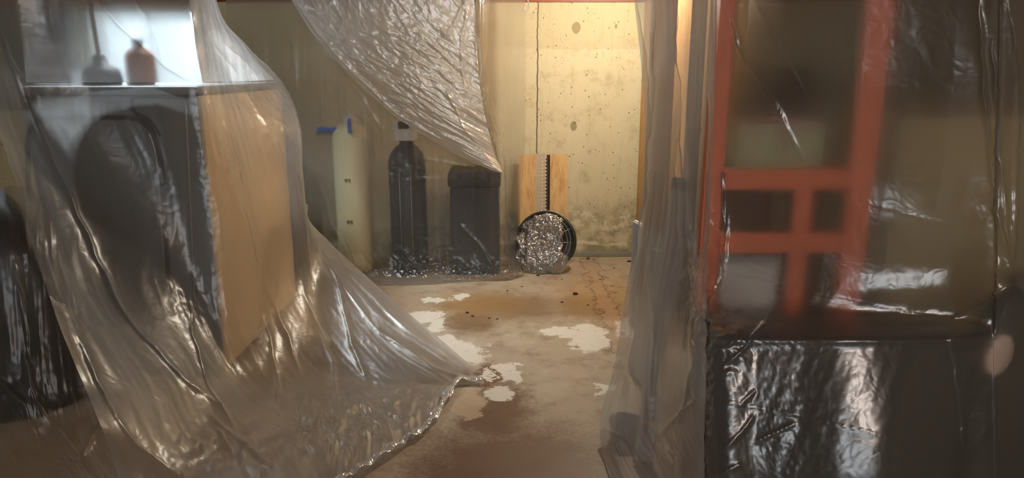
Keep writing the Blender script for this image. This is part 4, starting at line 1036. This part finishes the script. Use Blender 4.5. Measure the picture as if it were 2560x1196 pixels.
# sheet over the rack and the black case
X5 = (1762,1800,1900,2000,2120,2250,2380,2480,2540,2960)
R5 = []
for (y, Ys, sh) in (
  (-330, (1.74,1.70,1.63,1.57,1.51,1.46,1.41,1.37,1.35,1.34), 30),
  (0,    (1.74,1.71,1.64,1.58,1.52,1.47,1.42,1.38,1.36,1.35), 22),
  (220,  (1.74,1.71,1.64,1.58,1.52,1.47,1.42,1.39,1.37,1.37), 16),
  (430,  (1.74,1.72,1.65,1.59,1.53,1.48,1.43,1.40,1.38,1.39), 8),
  (560,  (1.74,1.72,1.64,1.58,1.52,1.47,1.43,1.39,1.37,1.39), 4),
  (660,  (1.73,1.70,1.62,1.56,1.51,1.47,1.43,1.38,1.36,1.39), 2),
  (720,  (1.72,1.68,1.60,1.55,1.50,1.46,1.42,1.36,1.33,1.38), 0),
  (790,  (1.70,1.60,1.55,1.51,1.48,1.45,1.42,1.38,1.36,1.38), -4),
  (842, (1.640,1.505,1.475,1.445,1.405,1.385,1.375,1.365,1.360,1.360), -8),
  (880, (1.634,1.491,1.461,1.431,1.391,1.371,1.368,1.358,1.353,1.353), -10),
  (1000, (1.618,1.450,1.420,1.390,1.350,1.330,1.347,1.337,1.333,1.333), -10),
  (1120, (1.602,1.410,1.380,1.350,1.310,1.290,1.327,1.317,1.312,1.312), -8),
  (1250, (1.588,1.375,1.345,1.315,1.275,1.255,1.310,1.300,1.295,1.295), -6),
  (1480, (1.572,1.335,1.305,1.275,1.235,1.215,1.290,1.280,1.275,1.275), 0)):
    R5.append([(x + (sh if i < 2 else sh * .6), y, Yv) for i, (x, Yv) in enumerate(zip(X5, Ys))])
cr5 = [([(1815,-10),(1860,150),(1940,260),(2010,400)], .02, 7), ([(1880,-10),(2020,250)], .010, 7), ([(2450,-10),(2460,250),(2490,520),(2530,700)], .022, 8), ([(2520,-10),(2545,200),(2535,500),(2532,700)], .018, 8), ([(2480,100),(2500,400),(2528,690)], .012, 6),
  ([(2530,708),(2440,760),(2380,800)], .02, 6), ([(2530,708),(2570,745)], .02, 6), ([(1805,430),(1820,600),(1790,740),(1765,830)], .022, 6), ([(1826,520),(1820,620),(1800,760)], .018, 5), ([(1765,830),(1830,790),(1880,760)], .014, 5),
  ([(1800,930),(1860,870),(1905,820),(1950,760)], .014, 5), ([(1780,890),(1840,850)], .014, 5), ([(1810,1130),(1860,1070),(1888,1035)], .009, 6), ([(1885,1108),(1990,1058)], .009, 6), ([(1850,1010),(1895,975)], .009, 6), ([(1790,1190),(1850,1160)], .009, 6),
  ([(1810,480),(2150,500),(2300,545),(2480,580)], .003, 3), ([(1900,205),(2250,215),(2560,250)], .003, 3), ([(1870,690),(2060,735),(2360,800)], .0018, 3), ([(1880,705),(2070,748),(2330,790)], .0014, 3), ([(1780,1000),(2000,1040),(2150,1075),(2400,1150)], .005, 3),
  ([(1766,850),(1770,1000),(1775,1196)], .012, 5), ([(2370,800),(2395,960),(2410,1120)], .008, 6), ([(1845,640),(1950,690)], .008, 4), ([(1840,660),(1945,700)], .008, 4), ([(1835,690),(1950,705)], .008, 4)]
o5, _ = sheet('plastic_sheet', R5, 360, 320, m_rgt, cr5, wr=.0006, fold=(4, .5), foldamp=.003,
   crumple=[(1960, 1040, 130, 220, .0026, 46), (1790, 700, 40, 150, .012, 26), (1920, 740, 60, 70, .007, 30), (1810, 900, 50, 60, .012, 24), (1775, 1000, 16, 160, .010, 40), (2500, 550, 60, 200, .006, 22)], seed=15.9)
tag(o5, 'clear shiny plastic sheet stretched over the orange rack and black case', 'plastic sheet')
